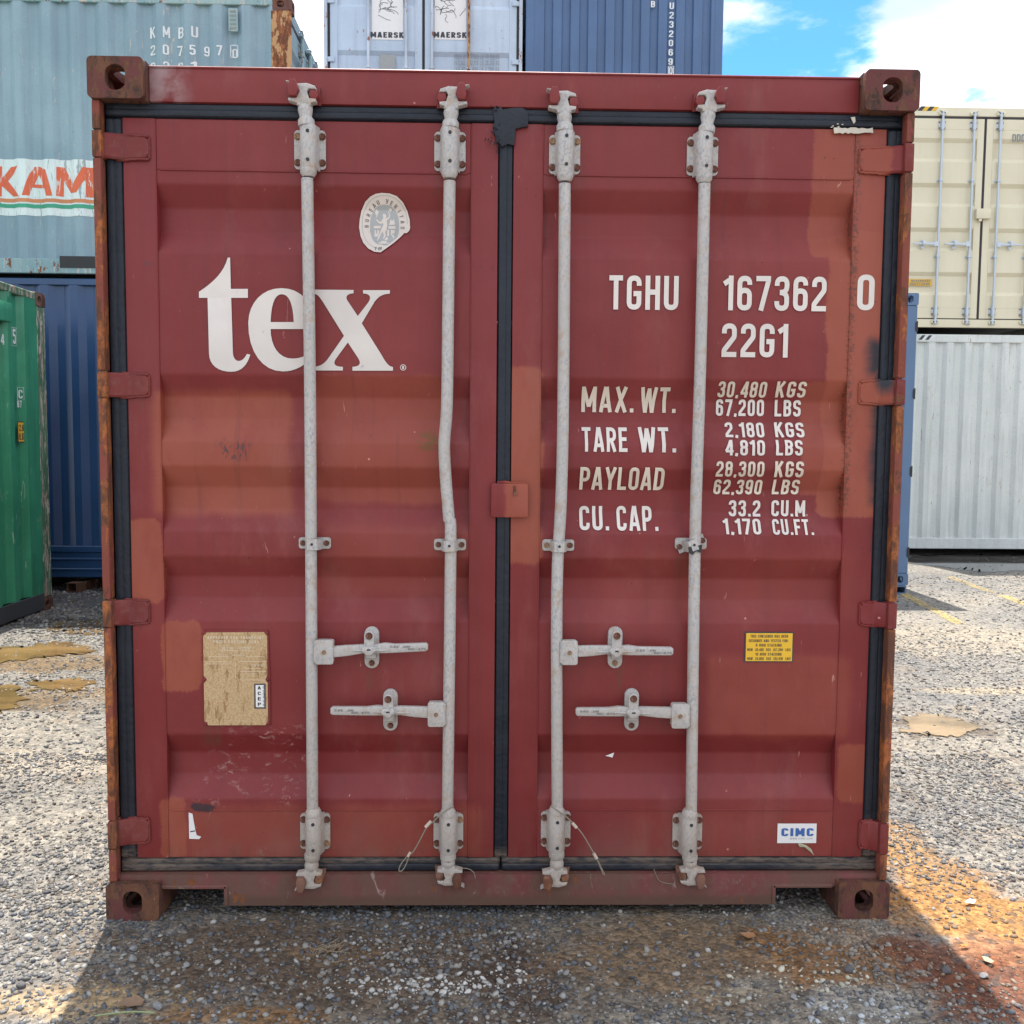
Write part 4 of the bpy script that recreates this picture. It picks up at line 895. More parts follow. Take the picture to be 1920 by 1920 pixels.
def arcword(txt, cx, cy, rx, ry, a0, a1, hh, mat, par):
    bm = bmesh.new()
    for k, ch in enumerate(txt):
        if ch == ' ': continue
        a = R(a0+(a1-a0)*k/(len(txt)-1)); px_, py_ = cx+rx*math.cos(a), cy-ry*math.sin(a)
        nx_, ny_ = ry*math.cos(a), rx*math.sin(a); l = math.hypot(nx_, ny_); up = Vector((nx_/l, ny_/l)); rt = Vector((up.y, -up.x))
        c = zp((px_, py_)); w, st = G(ch, 0.14)
        for j, s_ in enumerate(st):
            stroke(bm, s_, 0.14, lambda u, v_, o: (c.x+(rt.x*(u-w/2)*1.25+up.x*(v_-.5))*hh, o, c.z+(rt.y*(u-w/2)*1.25+up.y*(v_-.5))*hh), -0.00008*j)
    drape(bm, osf, 0.0040, CUTZ[:4]); return obj('sticker_lettering', bm, mat, par, ang=60)
arcword('BUREAU VERITAS', 948, 930, 410, 520, 183, -7, 0.012, MATS['stickink'], DL)
bm = word('18', zp((720, 0)).x, zp((890, 0)).x, zp((0, 1530)).z, zp((0, 1450)).z, 0.13, 0.3, 0.2); drape(bm, osf, 0.004, CUTZ[:4]); obj('sticker_lettering', bm, MATS['stickink'], DL)
# tan approval plate
def plate_mat():
    m, nt, b, v = newmat('tarnished_plate'); n = nt.noise(v, 160, 5, 0.7); n2 = nt.noise(nt.vec(v, (2, 1, 0.6)), 30, 5, 0.7); X, Y, Z = nt.sep(v)
    c = nt.mix(nt.ss(n, 0.35, 0.65), (0.40, 0.25, 0.12), (0.56, 0.40, 0.22))
    c = nt.mix(nt.ss(n2, 0.53, 0.64, 0, 0.75), c, (0.24, 0.12, 0.035))
    nt.l.new(c, b.inputs['Base Color']); b.inputs['Roughness'].default_value = 0.5; b.inputs['Metallic'].default_value = 0.15
    nt.l.new(nt.bump(nt.math('ADD', n, n2), 0.5, 0.002), b.inputs['Normal']); return m
MATS['plate'] = plate_mat(); MATS['emboss'] = simple('embossed_tan', (0.66, 0.54, 0.38), 0.5)
def ap(p): return at(360+p[0]/7.385, 1140+p[1]/7.385, YD)
back = [(150, 305), (1060, 305), (1085, 980), (1090, 1620), (140+40, 1620), (150, 1000)]
mb = MB(); mb.prism([(ap(p).x, ap(p).z) for p in back], YD-0.003, YD+0.0002); obj('plate_backing', mb, RM, DL)
pp_ = [(205, 335), (1000, 330), (1045, 380), (1050, 930), (1020, 985), (1052, 1030), (1058, 1560), (1025, 1615), (235, 1618), (180, 1560), (172, 1040), (215, 985), (170, 930), (162, 385)]
mb = MB(); mb.prism([(ap(p).x, ap(p).z) for p in pp_], YD-0.0055, YD-0.003); plt_ = obj('approval_plate', mb, MATS['plate'], DL, label='tarnished tan metal plate')
for p in ((180, 340), (1040, 345), (185, 985), (1050, 985), (200, 1590), (1060, 1590)):
    q = ap(p); mb = MB(); mb.tube([(q.x, YD-.0025, q.z), (q.x, YD-.006, q.z), (q.x, YD-.008, q.z)], [.0055, .005, .002], 10); obj('plate_rivet', mb, RM, DL)
def pw(tx, l, r, t, b, mat=MATS['emboss'], lift=0.0062, nm='embossed_lettering', tt=.15):
    bm = word(tx, ap((l, 0)).x, ap((r, 0)).x, ap((600, b)).z, ap((600, t)).z, tt, 0.2); drape(bm, lambda a, b_: YD, lift); return obj(nm, bm, mat, DL)
pw('APPROVED FOR TRANSPORT', 215, 995, 385, 425); pw('UNDER CUSTOMS SEAL', 300, 925, 440, 480); pw('GB C 10-1 - 07/2267', 420, 820, 530, 575)
pw('TYPE', 370, 440, 635, 660); pw('MANUFACTURERS NO.', 560, 730, 635, 660); pw('TGHU 167362', 820, 1000, 770, 800)
mb = MB()
for (l, r, y_) in ((400, 860, 585), (185, 560, 740), (650, 1040, 735), (180, 540, 768), (670, 1030, 872), (640, 1030, 990), (240, 520, 668), (760, 1010, 668), (730, 960, 830), (730, 900, 905)):
    a = ap((l, y_)); b = ap((r, y_)); mb.box((a.x, YD-.0062, a.z-.0006), (b.x, YD-.0054, a.z+.0006))
mb.box((ap((595, 0)).x, YD-.0062, ap((0, 960)).z), (ap((600, 0)).x, YD-.0054, ap((0, 745)).z)); obj('embossed_lettering', mb, MATS['emboss'], DL)
MATS['paper'] = simple('white_paper', (0.72, 0.70, 0.68), 0.55, 0.06)
def rect_sheet(l, r, t, b, Y, mat, par, name, th=0.0006, label=None):
    a = at(l, t, YD); c = at(r, b, YD); mb = MB(); mb.box((a.x, Y, c.z), (c.x, Y+th, a.z)); return obj(name, mb, mat, par, label=label)
rect_sheet(477.5, 499, 1281, 1327.5, YD-0.0066, MATS['ink'], DL, 'decal_border'); rect_sheet(480.3, 496.5, 1283.4, 1324.8, YD-0.0073, MATS['paper'], DL, 'small_decal')
for k, ch in enumerate('ACEP'):
    bm = word(ch, ap((905, 0)).x, ap((950, 0)).x, ap((900, 1120+k*75)).z, ap((900, 1075+k*75)).z, 0.17); drape(bm, lambda a, b_: YD, 0.0078); obj('decal_lettering', bm, MATS['ink'], DL)
bm = word('DE-AT AA2512-35', 0, ap((0, 1070)).z-ap((0, 1345)).z, 0, 0.0032, 0.16, 0.2)
bmesh.ops.transform(bm, matrix=Matrix.Translation((ap((992, 0)).x, 0, ap((0, 1345)).z)) @ Matrix.Rotation(R(-90), 4, 'Y'), verts=bm.verts)
for v in bm.verts: v.co.y = YD-0.0079+v.co.y
obj('decal_lettering', bm, MATS['ink'], DL)
# yellow stacking notice
MATS['yellow'] = simple('yellow_decal', (0.72, 0.42, 0.02), 0.5, 0.1, 40)
rect_sheet(1396.5, 1486.5, 1184.5, 1241.5, YD-0.0006, MATS['ink'], DR, 'notice_border'); rect_sheet(1399, 1484.5, 1187, 1239.5, YD-0.0014, MATS['yellow'], DR, 'yellow_notice')
for k, (tx, l, r) in enumerate([('THIS CONTAINER HAS BEEN', 1407, 1477), ('DESIGNED AND TESTED FOR:', 1404, 1478), ('8 HIGH STACKING', 1417, 1465), ('MGW  30,480  KGS  (67,200  LBS)', 1401, 1482), ('10 HIGH STACKING', 1416, 1465), ('MGW  24,000  KGS  (52,910  LBS)', 1401, 1482)]):
    y0 = 1190+8.4*k; a, b = at(l, y0, YD), at(r, y0+5.4, YD); bm = word(tx, a.x, b.x, b.z, a.z, 0.15, .16); drape(bm, lambda a_, b_: YD, 0.0019); obj('notice_lettering', bm, MATS['ink'], DR)
# maker sticker, lower right
MATS['blueink'] = simple('blue_ink', (0.04, 0.12, 0.34), 0.5)
rect_sheet(1458, 1530, 1544, 1580.5, YD-0.0012, MATS['paper'], DR, 'maker_sticker'); a, b = at(1465, 1552.5, YD), at(1525, 1567.5, YD)
bm = word('CIMC', a.x, b.x, b.z, a.z, 0.20, 0.14); drape(bm, lambda a_, b_: YD, 0.0016); obj('sticker_lettering', bm, MATS['blueink'], DR)
bm = word('WWW.CIMC.COM', at(1481, 1570, YD).x, at(1523, 1573, YD).x, at(1500, 1573.5, YD).z, at(1500, 1570.5, YD).z, 0.12, .2); drape(bm, lambda a_, b_: YD, 0.0016); obj('sticker_lettering', bm, MATS['stickgrey'], DR)
# torn paper remnants
mb = MB(); mb.prism(dpoly([(354, 1523.5), (361, 1526), (366, 1555), (369, 1566), (377, 1569), (374, 1573), (355, 1572.5)], YD), YD-0.0012, YD+0.0003); obj('torn_sticker', mb, MATS['paper'], DL)
mb = MB(); mb.prism(dpoly([(357, 1558), (366, 1556.5), (366, 1558.5), (357, 1560)], YD), YD-0.0018, YD-0.0012); obj('torn_sticker_print', mb, MATS['ink'], DL)
mb = MB(); mb.prism(dpoly([(1134, 1414), (1150, 1408), (1147, 1417), (1140, 1415)], YD+DEP), YD+0.018, YD+0.020); obj('paper_scrap', mb, MATS['paper'], DR)
# pale dried sealant smears above the right-hand leaf
mb = MB(); S_ = []
for k in range(15): S_.append((1562+5.2*k, 242+random.uniform(-2.2, .8)))
for k in range(15): S_.append((1636-5.2*k, 250+random.uniform(-.8, 2)))
mb.prism(dpoly(S_, YG), YG-0.006, YG-0.002)
mb.prism(dpoly([(1594, 221), (1602, 220), (1603, 229), (1600, 233), (1597, 227)], YG), YG-0.005, YG-0.002); 
for k in range(7): q = at(1556+random.uniform(0, 24), random.uniform(233, 242), YG); mb.box((q.x-.002, YG-.005, q.z-.001), (q.x+.003, YG-.0025, q.z+.0015))
obj('dried_sealant', mb, simple('dried_sealant', (0.55, 0.50, 0.42), 0.7, .2, 60, 0.002), DR)
# cable seals hanging from the rods
MATS['wire'] = simple('old_steel_cable', (0.22, 0.185, 0.14), 0.55, .3, 300, 0.001); MATS['ferrule'] = simple('pale_ferrule', (0.50, 0.42, 0.33), 0.5)
def px_r(pts, Y): return [at(a, b, Y) for a, b in pts]
def catmull(P, n=6):
    out = []
    for j in range(len(P)-1):
        p0, p1, p2, p3 = P[max(j-1, 0)], P[j], P[j+1], P[min(j+2, len(P)-1)]
        for k in range(n):
            t = k/n; out.append(0.5*((2*p1)+(p2-p0)*t+(2*p0-5*p1+4*p2-p3)*t*t+(3*p1-p0-3*p2+p3)*t**3))
    out.append(P[-1]); return out
Ys = -0.006
T = thing('cable_seal', 'frayed steel cable seal with closed loop hanging left of the second rod', 'cable seal', at(850, 1512, Ys), group='cable seals on the locking rods')
mb = MB(); mb.tube(catmull(px_r([(851, 1511), (828, 1526), (812, 1541), (800, 1552), (786, 1578), (774, 1598), (765, 1604)], Ys)), 0.0020, 7)
mb.tube(catmull(px_r([(765, 1604), (752, 1620), (748, 1632), (753, 1633), (760, 1624), (767, 1605)], Ys)), 0.0018, 7)
obj('cable', mb, MATS['wire'], T, world=True)
for a, b in (((798, 1551), (808, 1540)), ((765, 1606), (769, 1598))): mb = MB(); mb.tube(px_r([a, b], Ys), 0.0052 if a[0] > 780 else 0.0042, 8); obj('ferrule', mb, MATS['ferrule'], T, world=True)
T = thing('cable_seal', 'snapped steel cable seal slanting down right of the third rod', 'cable seal', at(1034, 1511, Ys), group='cable seals on the locking rods')
mb = MB(); mb.tube(catmull(px_r([(1033, 1512), (1056, 1527), (1074, 1543), (1092, 1564), (1110, 1594), (1119, 1610), (1134, 1641)], Ys)), 0.0020, 7); mb.tube(px_r([(1119, 1610), (1131, 1640)], Ys), 0.0016, 6); obj('cable', mb, MATS['wire'], T, world=True)
for a, b in (((1073, 1543), (1081, 1552)), ((1113, 1600), (1119, 1610))): mb = MB(); mb.tube(px_r([a, b], Ys), 0.0050, 8); obj('ferrule', mb, MATS['ferrule'], T, world=True)
mb = MB(); mb.tube(catmull(px_r([(855, 1630), (872, 1628), (884, 1632), (890, 1640), (891, 1647)], 0.012)), 0.0014, 6)
tag(obj('bent_wire', mb, MATS['wire']), 'short thin bent wire beside the foot of the second rod', 'wire')
mb = MB(); mb.tube(catmull(px_r([(1226, 1630), (1234, 1648), (1244, 1655), (1266, 1658)], 0.026)), 0.0012, 6)
tag(obj('bent_wire', mb, MATS['wire']), 'thin rusty wire curling on the sill left of the fourth rod', 'wire')
mb = MB(); lf = dpoly([(1496, 1583), (1500, 1581), (1512, 1585), (1521, 1592), (1527, 1605), (1519, 1597), (1508, 1588), (1499, 1588)], YD-.004); mb.prism(lf, YD-0.006, YD-0.003, bev=0.0008)
tag(obj('leaf', mb, simple('pale_green_leaf', (0.36, 0.34, 0.22), 0.6)), 'small pale curled leaf stuck to the door under the maker sticker', 'leaf')
# ================================================================== BACKGROUND CONTAINERS
def door_end(T, H, m_paint, m_rod, m_gask, detail=True, recess=None, rods_x=(-.60, -.18, .18, .60), hz=0.36, boxy=False, seal_side=1, m_hinge=None, spots=None):
    """plainer double-door end used for the containers farther off"""
    y0 = 0.05; zt, zb = H-0.155, 0.15
    mb = MB(); mb.box((-W2+0.163, 0.045, H-0.125), (W2-0.163, 0.11, H-0.012), 0.004); obj('door_header', mb, m_paint, T)
    mb = MB(); mb.box((-W2+0.163, 0.035, 0.03), (W2-0.163, 0.11, 0.135), 0.004); obj('door_sill', mb, m_paint, T)
    for sx in (-1, 1):
        mb = MB(); mb.box((sx*(W2-.004), 0.01, 0.119), (sx*(W2-.045), 0.15, H-0.119), 0.004); obj('corner_post', mb, m_hinge or m_paint, T)
        xa, xb = sx*0.016, sx*(W2-0.075)
        mb = MB(); st = 0.09
        mb.box((min(xa, xa+sx*st), y0, zb), (max(xa, xa+sx*st), y0+.05, zt), 0.003); mb.box((min(xb, xb-sx*st), y0, zb), (max(xb, xb-sx*st), y0+.05, zt), 0.003)
        xi0, xi1 = sorted((xa+sx*(st+.001), xb-sx*(st+.001)))
        mb.box((xi0, y0+.0006, zt-.14), (xi1, y0+.05, zt-.001), .002); mb.box((xi0, y0+.0006, zb+.001), (xi1, y0+.05, zb+.14), .002)
        d = obj('door', mb, m_paint, T)
        za, zc = zb+.14, zt-.14; n = recess or 5; P = [(za, y0+.001)]
        ph = (zc-za)/n
        for k in range(n):
            q = za+ph*k; P += [(q+ph*.28, y0+.001), (q+ph*.28+.05, y0+.034), (q+ph*.72, y0+.034), (q+ph*.72+.05, y0+.001)]
        P.append((zc, y0+.001))
        obj('door_panel', strip([(xi0-.001, y, z_) for z_, y in P], [(xi1+.001, y, z_) for z_, y in P]), m_paint, d, ang=20)
        mb = MB()
        g0, g1 = sorted((sx*0.003, sx*(W2-.047)))
        mb.box((g0, y0+.002, zt+.001), (g1, y0+.04, zt+.03), .003); mb.box((g0, y0+.002, zb-.015), (g1, y0+.04, zb-.001), .003)
        a, b = sorted((xb+sx*.001, sx*(W2-.047))); mb.box((a, y0+.002, zb), (b, y0+.04, zt), .003)
        a, b = sorted((sx*.0005, sx*.015)); mb.box((a, y0-.002, zb), (b, y0+.04, zt), .003)
        obj('door_gasket', mb, m_gask, d)
        for k in range(4 if H < 2.7 else 5):
            hzv = zb+.10+(zt-zb-.2)*k/(3 if H < 2.7 else 4)
            a, b = sorted((sx*(W2-.02), sx*(W2-.13))); mb = MB(); mb.box((a, 0.025, hzv-.03), (b, 0.052, hzv+.03), .006); obj('hinge', mb, m_hinge and m_paint or m_paint, d)
    yr = 0.018; R_ = []
    for i, rx in enumerate(rods_x):
        mb = MB(); mb.cyl((rx, yr, 0.10), (rx, yr, H-.10), .0165, 10); r_ = obj('locking_rod', mb, m_rod, T, ang=50); R_.append(r_)
        for z_ in (zb+.09, zt-.09):
            mb = MB(); mb.box((rx-.045, y0-.008, z_-.06), (rx+.045, y0-.001, z_+.06), .004); mb.tube([(rx, yr, z_-.062), (rx, yr, z_+.062)], .024, 10); obj('bearing_bracket', mb, m_rod, r_, ang=50)
            if detail:
                for a in (-1, 1):
                    for b in (-1, 1): bolt(rx+a*.036, y0-.008, z_+b*.038, r_, 'b')
        for z_ in (H*.33, H*.67):
            mb = MB(); mb.box((rx-.045, y0-.007, z_-.015), (rx+.045, y0-.001, z_+.015), .002); mb.box((rx-.022, yr-.021, z_-.014), (rx+.022, yr+.02, z_+.014), .004); obj('rod_clamp', mb, m_rod, r_)
        for z_, up in ((H-.10, 1), (.10, -1)):
            mb = MB(); f_ = 1 if i % 2 == 0 else -1
            mb.prism([(rx+f_*(p[0]-277)*.00031, z_+up*(352-p[1])*.00031-up*.03) for p in camtop], yr-.014, yr+.012, bev=.003); obj('locking_cam', mb, m_rod, r_)
            mb = MB(); mb.box((rx-.05, yr-.005, z_-.02), (rx-.028, .05, z_+.02), .004); mb.box((rx+.028, yr-.005, z_-.02), (rx+.05, .05, z_+.02), .004); obj('cam_keeper', mb, m_paint, T)
        hx = 1 if i % 2 == 0 else -1; zh = H*hz + (0.0 if i % 2 == 0 else 0)
        ln = -1 if i < 2 else 1
        if detail:
            mb = MB(); mb.prism([(rx+ln*.02, zh+.018), (rx+ln*.34, zh+.010), (rx+ln*.34, zh-.010), (rx+ln*.02, zh-.018)], -.004, .012, bev=.002); obj('door_handle', mb, m_rod, r_)
            mb = MB(); mb.box((min(rx+ln*.005, rx+ln*.06), -.006, zh-.035), (max(rx+ln*.005, rx+ln*.06), .02, zh+.035), .004); obj('handle_hub', mb, m_rod, r_)
            mb = MB(); mb.prism(rrect(rx+ln*.20-.022, rx+ln*.20+.022, zh-.06, zh+.06, .021), y0-.012, y0-.001); mb.prism(rrect(rx+ln*.20-.018, rx+ln*.20+.018, zh-.02, zh+.045, .014), -.014, -.004, bev=.002); mb.box((rx+ln*.20-.012, -.004, zh+.02), (rx+ln*.20+.012, y0-.01, zh+.04)); obj('handle_retainer', mb, m_rod, r_)
    if boxy:
        mb = MB(); mb.box((-.10, -.005, H*.50), (.09, y0-.001, H*.50+.13), .008, 2); mb.box((-.06, 0.0, H*.50-.035), (-.02, y0-.001, H*.50-.001), .004); obj('lock_box', mb, m_paint, T)
    return R_
H9 = 2.896
m_brightrod = simple('bright_zinc', (0.48, 0.53, 0.57), 0.38, .12, 60, 0.001, metal=0.35)
# ---- teal over blue, left
m_teal = paint('faded_teal_paint', (0.205, 0.305, 0.365), (0.265, 0.375, 0.43), rust=0.16, rough=0.5, streak=0.3, dents=.25, dirt=.35, scr=0.45, scrcol=(0.52, 0.46, 0.34), rustcol=(0.15, 0.08, 0.04), seed=3)
m_tealf = paint('faded_teal_frame', (0.20, 0.33, 0.36), (0.30, 0.42, 0.42), rust=0.55, rough=0.6, scr=1.3, seed=5)
m_castteal = rust_mat('rusted_teal_casting', (0.14, 0.07, 0.06), 0.02, 6, orange=(0.22, 0.09, 0.05))
m_postrust = rust_mat('peeling_rust_post', (0.50, 0.30, 0.15), 0.02, 15, orange=(0.36, 0.13, 0.05), dark=(0.14, 0.055, 0.03))
m_blue = paint('royal_blue_paint', (0.018, 0.058, 0.145), (0.024, 0.072, 0.175), rust=0.0, rough=0.32, streak=0.1, dents=.15, dirt=.08, seed=8)
PSt = 192.6; DT = F/PSt; Yt = CAM.y+DT                           # world y of the long faces
xr_t = atx(547, 130, Yt)
zb_blue = atz(170, 1087, Yt); zb_teal = zb_blue+H9+0.012
BL = thing('shipping_container', 'royal blue container under the pale teal one, behind the green container', 'container', (xr_t+0.02, Yt+W2, zb_blue), R(90), 'stacked containers behind')
body(BL, H9, m_blue, m_blue, m_blue, P_end=None, frame_z=(0.29, 0.11))
door_end(BL, H9, m_blue, m_brightrod, MATS['black'], detail=False)
for zz3, hh3 in ((0.30, .03), (0.20, .012), (0.10, .012)):
    mb = MB(); mb.box((-W2-.012 if zz3 > .25 else -W2-.006, .17, zz3-hh3), (-W2+.02, LEN-.17, zz3+hh3), .004); obj('rail_rib', mb, m_blue, BL)
TL = thing('shipping_container', 'pale teal scratched container with a white band, above the royal blue one', 'container', (xr_t, Yt+W2, zb_teal), R(90), 'stacked containers behind')
PT = corr_pts(0.16, LEN-0.16, 0.2645, 0.075, 0.055, 0.036)
body(TL, H20, m_teal, m_tealf, m_castteal, P_side=PT)
door_end(TL, H20, m_teal, m_tealf, MATS['black'], detail=True, m_hinge=m_postrust)
mb = MB(); mb.box((-W2-.001, 0.0, .119), (-W2+.02, .19, H20-.119), .004); obj('post_face', mb, m_postrust, TL, label='rusted corner post with peeling paint')
Yf = Yt+.004                                                # outer skin of the long wall
def surf_teal(x_, z_): return Yf + corr_depth(PT, xr_t - x_)
cutx_t = [xr_t-s for s, d in PT]
def put_t(tx, l, r, t, b, mat=None, lift=.004, tt=.15, name='lettering'):
    a, c = at(l, t, Yf), at(r, b, Yf); bm = word(tx, a.x, c.x, c.z, a.z, tt, .15)
    drape(bm, surf_teal, lift, (), [q for q in cutx_t if a.x-.1 < q < c.x+.1]); return obj(name, bm, mat or MATS['whiteold'], TL, world=True, ang=60)
MATS['whiteold'] = letter_mat('old_white_lettering', (0.72, 0.74, 0.74), 1.2)
for k, ch in enumerate('KMBU'): put_t(ch, 279+26.5*k, 291+26.5*k, 49, 70)
for k, ch in enumerate('207597'): put_t(ch, 280+25.2*k, 291+25.2*k, 83+.4*k, 102+.4*k)
put_t('0', 434, 444, 89, 107)
for k, ch in enumerate('22G1'): put_t(ch, 280+26*k, 291+26*k, 115, 135)
mb = MB(); a, c = at(432, 84.5, Yf), at(447, 109, Yf)
for q in ((a.x, c.z, a.x+.006, a.z), (c.x-.006, c.z, c.x, a.z), (a.x, a.z-.006, c.x, a.z), (a.x, c.z, c.x, c.z+.006)): mb.box((q[0], Yf-.004-.001, q[1]), (q[2], Yf-.0035, q[3]))
obj('check_digit_frame', mb, MATS['whiteold'], TL, world=True)
# vent
a, c = at(429, 17, Yf), at(447, 61, Yf); mb = MB(); mb.box((a.x, Yf-.022, c.z), (c.x, Yf-.004, a.z), .004)
vn = obj('vent', mb, m_tealf, TL, world=True)
mb = MB()
for k in range(5): zv = c.z+.03+k*(a.z-c.z-.06)/4; mb.box((a.x+.015, Yf-.024, zv-.010), (c.x-.015, Yf-.0205, zv+.010))
obj('vent_slots', mb, simple('olive_vent', (0.22, 0.24, 0.22)), TL, world=True)
# white band with red letters and two stripes, draped over the corrugation
def band(l, r, t, b, mat, lift):
    a, c = at(l, 340, Yf), at(r, 340, Yf); a.z, c.z = at(85, t, Yf).z, at(85, b, Yf).z; bm = bmesh.new(); n = 24
    v = [[bm.verts.new((a.x+(c.x-a.x)*i/n, 0, z_)) for i in range(n+1)] for z_ in (a.z, c.z)]
    for i in range(n): bm.faces.new((v[0][i], v[0][i+1], v[1][i+1], v[1][i]))
    drape(bm, surf_teal, lift, (), [q for q in cutx_t if a.x < q < c.x]); return obj('painted_band', bm, mat, TL, world=True, ang=20)
m_wband = paint('band_white', (0.62, 0.70, 0.70), (0.70, 0.76, 0.75), rust=0.08, scr=1.0, scrcol=(0.24, 0.30, 0.30), seed=4); m_ored = paint('band_red', (0.66, 0.105, 0.030), (0.70, 0.13, 0.045), rust=0, scr=.9, scrcol=(.6, .62, .6), seed=7); m_ora = letter_mat('band_orange', (0.60, 0.22, 0.09), .8); m_grn = letter_mat('band_green', (0.04, 0.33, 0.20), .8)
band(-240, 400, 298, 404, m_wband, .003); band(-240, 400, 372, 379, m_ora, .0045); band(-240, 400, 382, 389.5, m_grn, .0045)
def bandpoly(P, hole=()):
    pw_ = lambda L: [(at(a, b, Yf).x, at(a, b, Yf).z) for a, b in L]
    mb = MB(); mb.sheet(pw_(P), 0, [pw_(h)[::-1] for h in hole]); bm = mb.bm
    drape(bm, surf_teal, .005, [at(0, q, Yf).z for q in range(315, 368, 10)], cutx_t + [q+.03 for q in cutx_t]); obj('lettering', bm, m_ored, TL, world=True, ang=60)
bandpoly([(-14, 311), (2, 311), (2, 332), (18, 311), (33, 311), (12, 338), (36, 368), (22, 367), (2, 348), (2, 368), (-14, 368)])
bandpoly([(62, 311), (72, 311), (85, 318), (99, 367), (86, 367), (82, 352), (58, 350), (54, 366), (41, 366), (54, 325)], [[(70, 326), (79, 345), (62, 344)]])
bandpoly([(105, 367), (105, 312), (118, 312), (136, 345), (155, 313), (172, 313), (173, 369), (160, 369), (160, 335), (143, 361), (131, 361), (117, 337), (117, 367)])
bandpoly([(182, 367), (200, 311), (215, 311), (232, 367), (218, 367), (214, 352), (200, 352), (196, 367)])
# fork pocket in the teal bottom rail, a black slab painting the shaded opening
a, c = at(112, 480, Yt), at(205, 503, Yt); mb = MB(); mb.box((a.x, Yt-.004, c.z), (c.x, Yt+.004, a.z)); obj('fork_pocket', mb, MATS['black'], TL, world=True)
# steel tube lying on the gravel in front of the blue one
T = thing('steel_tube', 'short rusty square steel tube poking out from under the royal blue container', 'steel tube', gnd(135, 1112), R(-14))
mb = MB(); o_ = rrect(-.055, .055, 0.0, .10, .008); i_ = rrect(-.046, .046, .009, .091, .004)
mb.prism(o_, 0, 1.1, holes=[i_[::-1]]); obj('tube_wall', mb, rust_mat('rusty_tube', (0.22, 0.20, 0.17), .12, 21, orange=(.14, .07, .04), dark=(.06, .04, .03)), T)
# ---- green, far left, long side towards the yard
m_green = paint('green_paint', (0.025, 0.21, 0.11), (0.045, 0.29, 0.16), rust=0.07, rough=0.38, streak=0.55, dents=.6, dirt=.2, scr=.5, scrcol=(.35, .45, .36), seed=11)
m_greenf = paint('green_frame', (0.05, 0.13, 0.07), (0.10, 0.20, 0.12), rust=0.62, rough=0.6, scr=1.6, scrcol=(.5, .42, .36), rustcol=(.24, .17, .13), seed=13)
Yg_ = 5.549; xg = -3.878; HG = 2.72
GR = thing('shipping_container', 'dark green container at the far left edge with a scraped corner post', 'container', (xg-W2, Yg_-LEN, 0), 0)
PG = corr_pts(0.16, LEN-0.16)
body(GR, HG, m_green, m_greenf, rust_mat('green_casting', (0.16, 0.10, 0.085), .03, 31, orange=(.2, .11, .08)), P_side=PG)
door_end(GR, HG, m_green, m_brightrod, MATS['black'], detail=False)
mb = MB(); mb.box((W2-.06, .17, .022), (W2+.004, LEN-.165, .16), .004); obj('bottom_rail_cover', mb, simple('dark_grey_rail', (.05, .055, .06), .6), GR)
def green_at(px, py):                                        # point on the long wall x = xg
    d = ray(px, py); return CAM + d*((xg-CAM.x)/d.x)
def put_g(tx, l, r, t, b, mat=None, tt=.16, lift=.006, name='lettering'):
    p = green_at(l, (t+b)/2); q = green_at(r, (t+b)/2); zt_, zb_ = green_at((l+r)/2, t).z, green_at((l+r)/2, b).z
    bm = word(tx, 0, q.y-p.y, zb_, zt_, tt, .15)
    for v in bm.verts: v.co = Vector((xg+lift-v.co.y*1.0-.004, p.y+v.co.x, v.co.z))
    return obj(name, bm, mat or MATS['whiteold'], GR, world=True, ang=60)
def rect_g(l, r, t, b, mat, lift, name):
    p = green_at(l, t); q = green_at(r, b); mb = MB(); mb.box((xg+lift-.004-.002, p.y, q.z), (xg+lift-.004, q.y, p.z)); return obj(name, mb, mat, GR, world=True)
put_g('4', 1, 7, 626, 646); put_g('5', 23.5, 29, 617, 645); put_g('C', 34, 42, 731, 747); put_g('87', 32, 40, 751, 764)
for (l, r, t, b) in ((21.5, 31, 613.5, 615), (21.5, 31, 648, 649.5), (21.5, 22.5, 614, 649), (30, 31, 614, 649), (32, 45, 726, 727), (32, 45, 749, 750), (44, 45, 726, 750), (32, 33, 726, 750)): rect_g(l, r, t, b, MATS['whiteold'], .006, 'lettering_frame')
rect_g(33, 45, 790, 830, MATS['ink'], .006, 'height_decal'); rect_g(33.6, 44.3, 792, 828, MATS['yellow'], .0075, 'height_decal'); put_g('2.6', 35, 43, 796, 808, MATS['ink'], lift=.009); put_g('8.6', 35, 43, 812, 825, MATS['ink'], lift=.009)
p = green_at(0, 565); q = green_at(12, 605); mb = MB(); mb.box((xg-.01, p.y-.25, q.z), (xg+.05, q.y, p.z), .012, 2); obj('vent', mb, m_green, GR, world=True)
# ---- pale blue with doors, third tier, and the corrugated blue one beside it
Ym_ = CAM.y+F/148.0
m_pale = paint('pale_blue_paint', (0.42, 0.50, 0.60), (0.50, 0.58, 0.68), rust=0.34, rough=0.5, streak=.3, dirt=.2, rustcol=(.30, .12, .05), seed=17)
m_palef = paint('pale_blue_frame', (0.42, 0.46, 0.52), rust=0.6, rough=0.6, rustcol=(.22, .09, .05), seed=19)
m_navy = paint('slate_blue_paint', (0.065, 0.125, 0.245), (0.08, 0.15, 0.29), rust=0.04, rough=0.5, streak=.3, dents=.3, dirt=.25, seed=23)
xmA = atx(606, 60, Ym_)+W2; xmB = xmA+2.438+0.035
z3 = 2*H20+.03
MA = thing('shipping_container', 'pale blue rust-streaked container with closed doors and two white logo panels, high at the back', 'container', (xmA, Ym_, z3), 0)
body(MA, H20, m_pale, m_palef, m_palef)
rodsA = door_end(MA, H20, m_pale, m_palef, MATS['black'], detail=False, recess=2, rods_x=tuple(atx(q, 60, Ym_)-xmA for q in (690, 761, 810, 879)), m_hinge=m_palef)
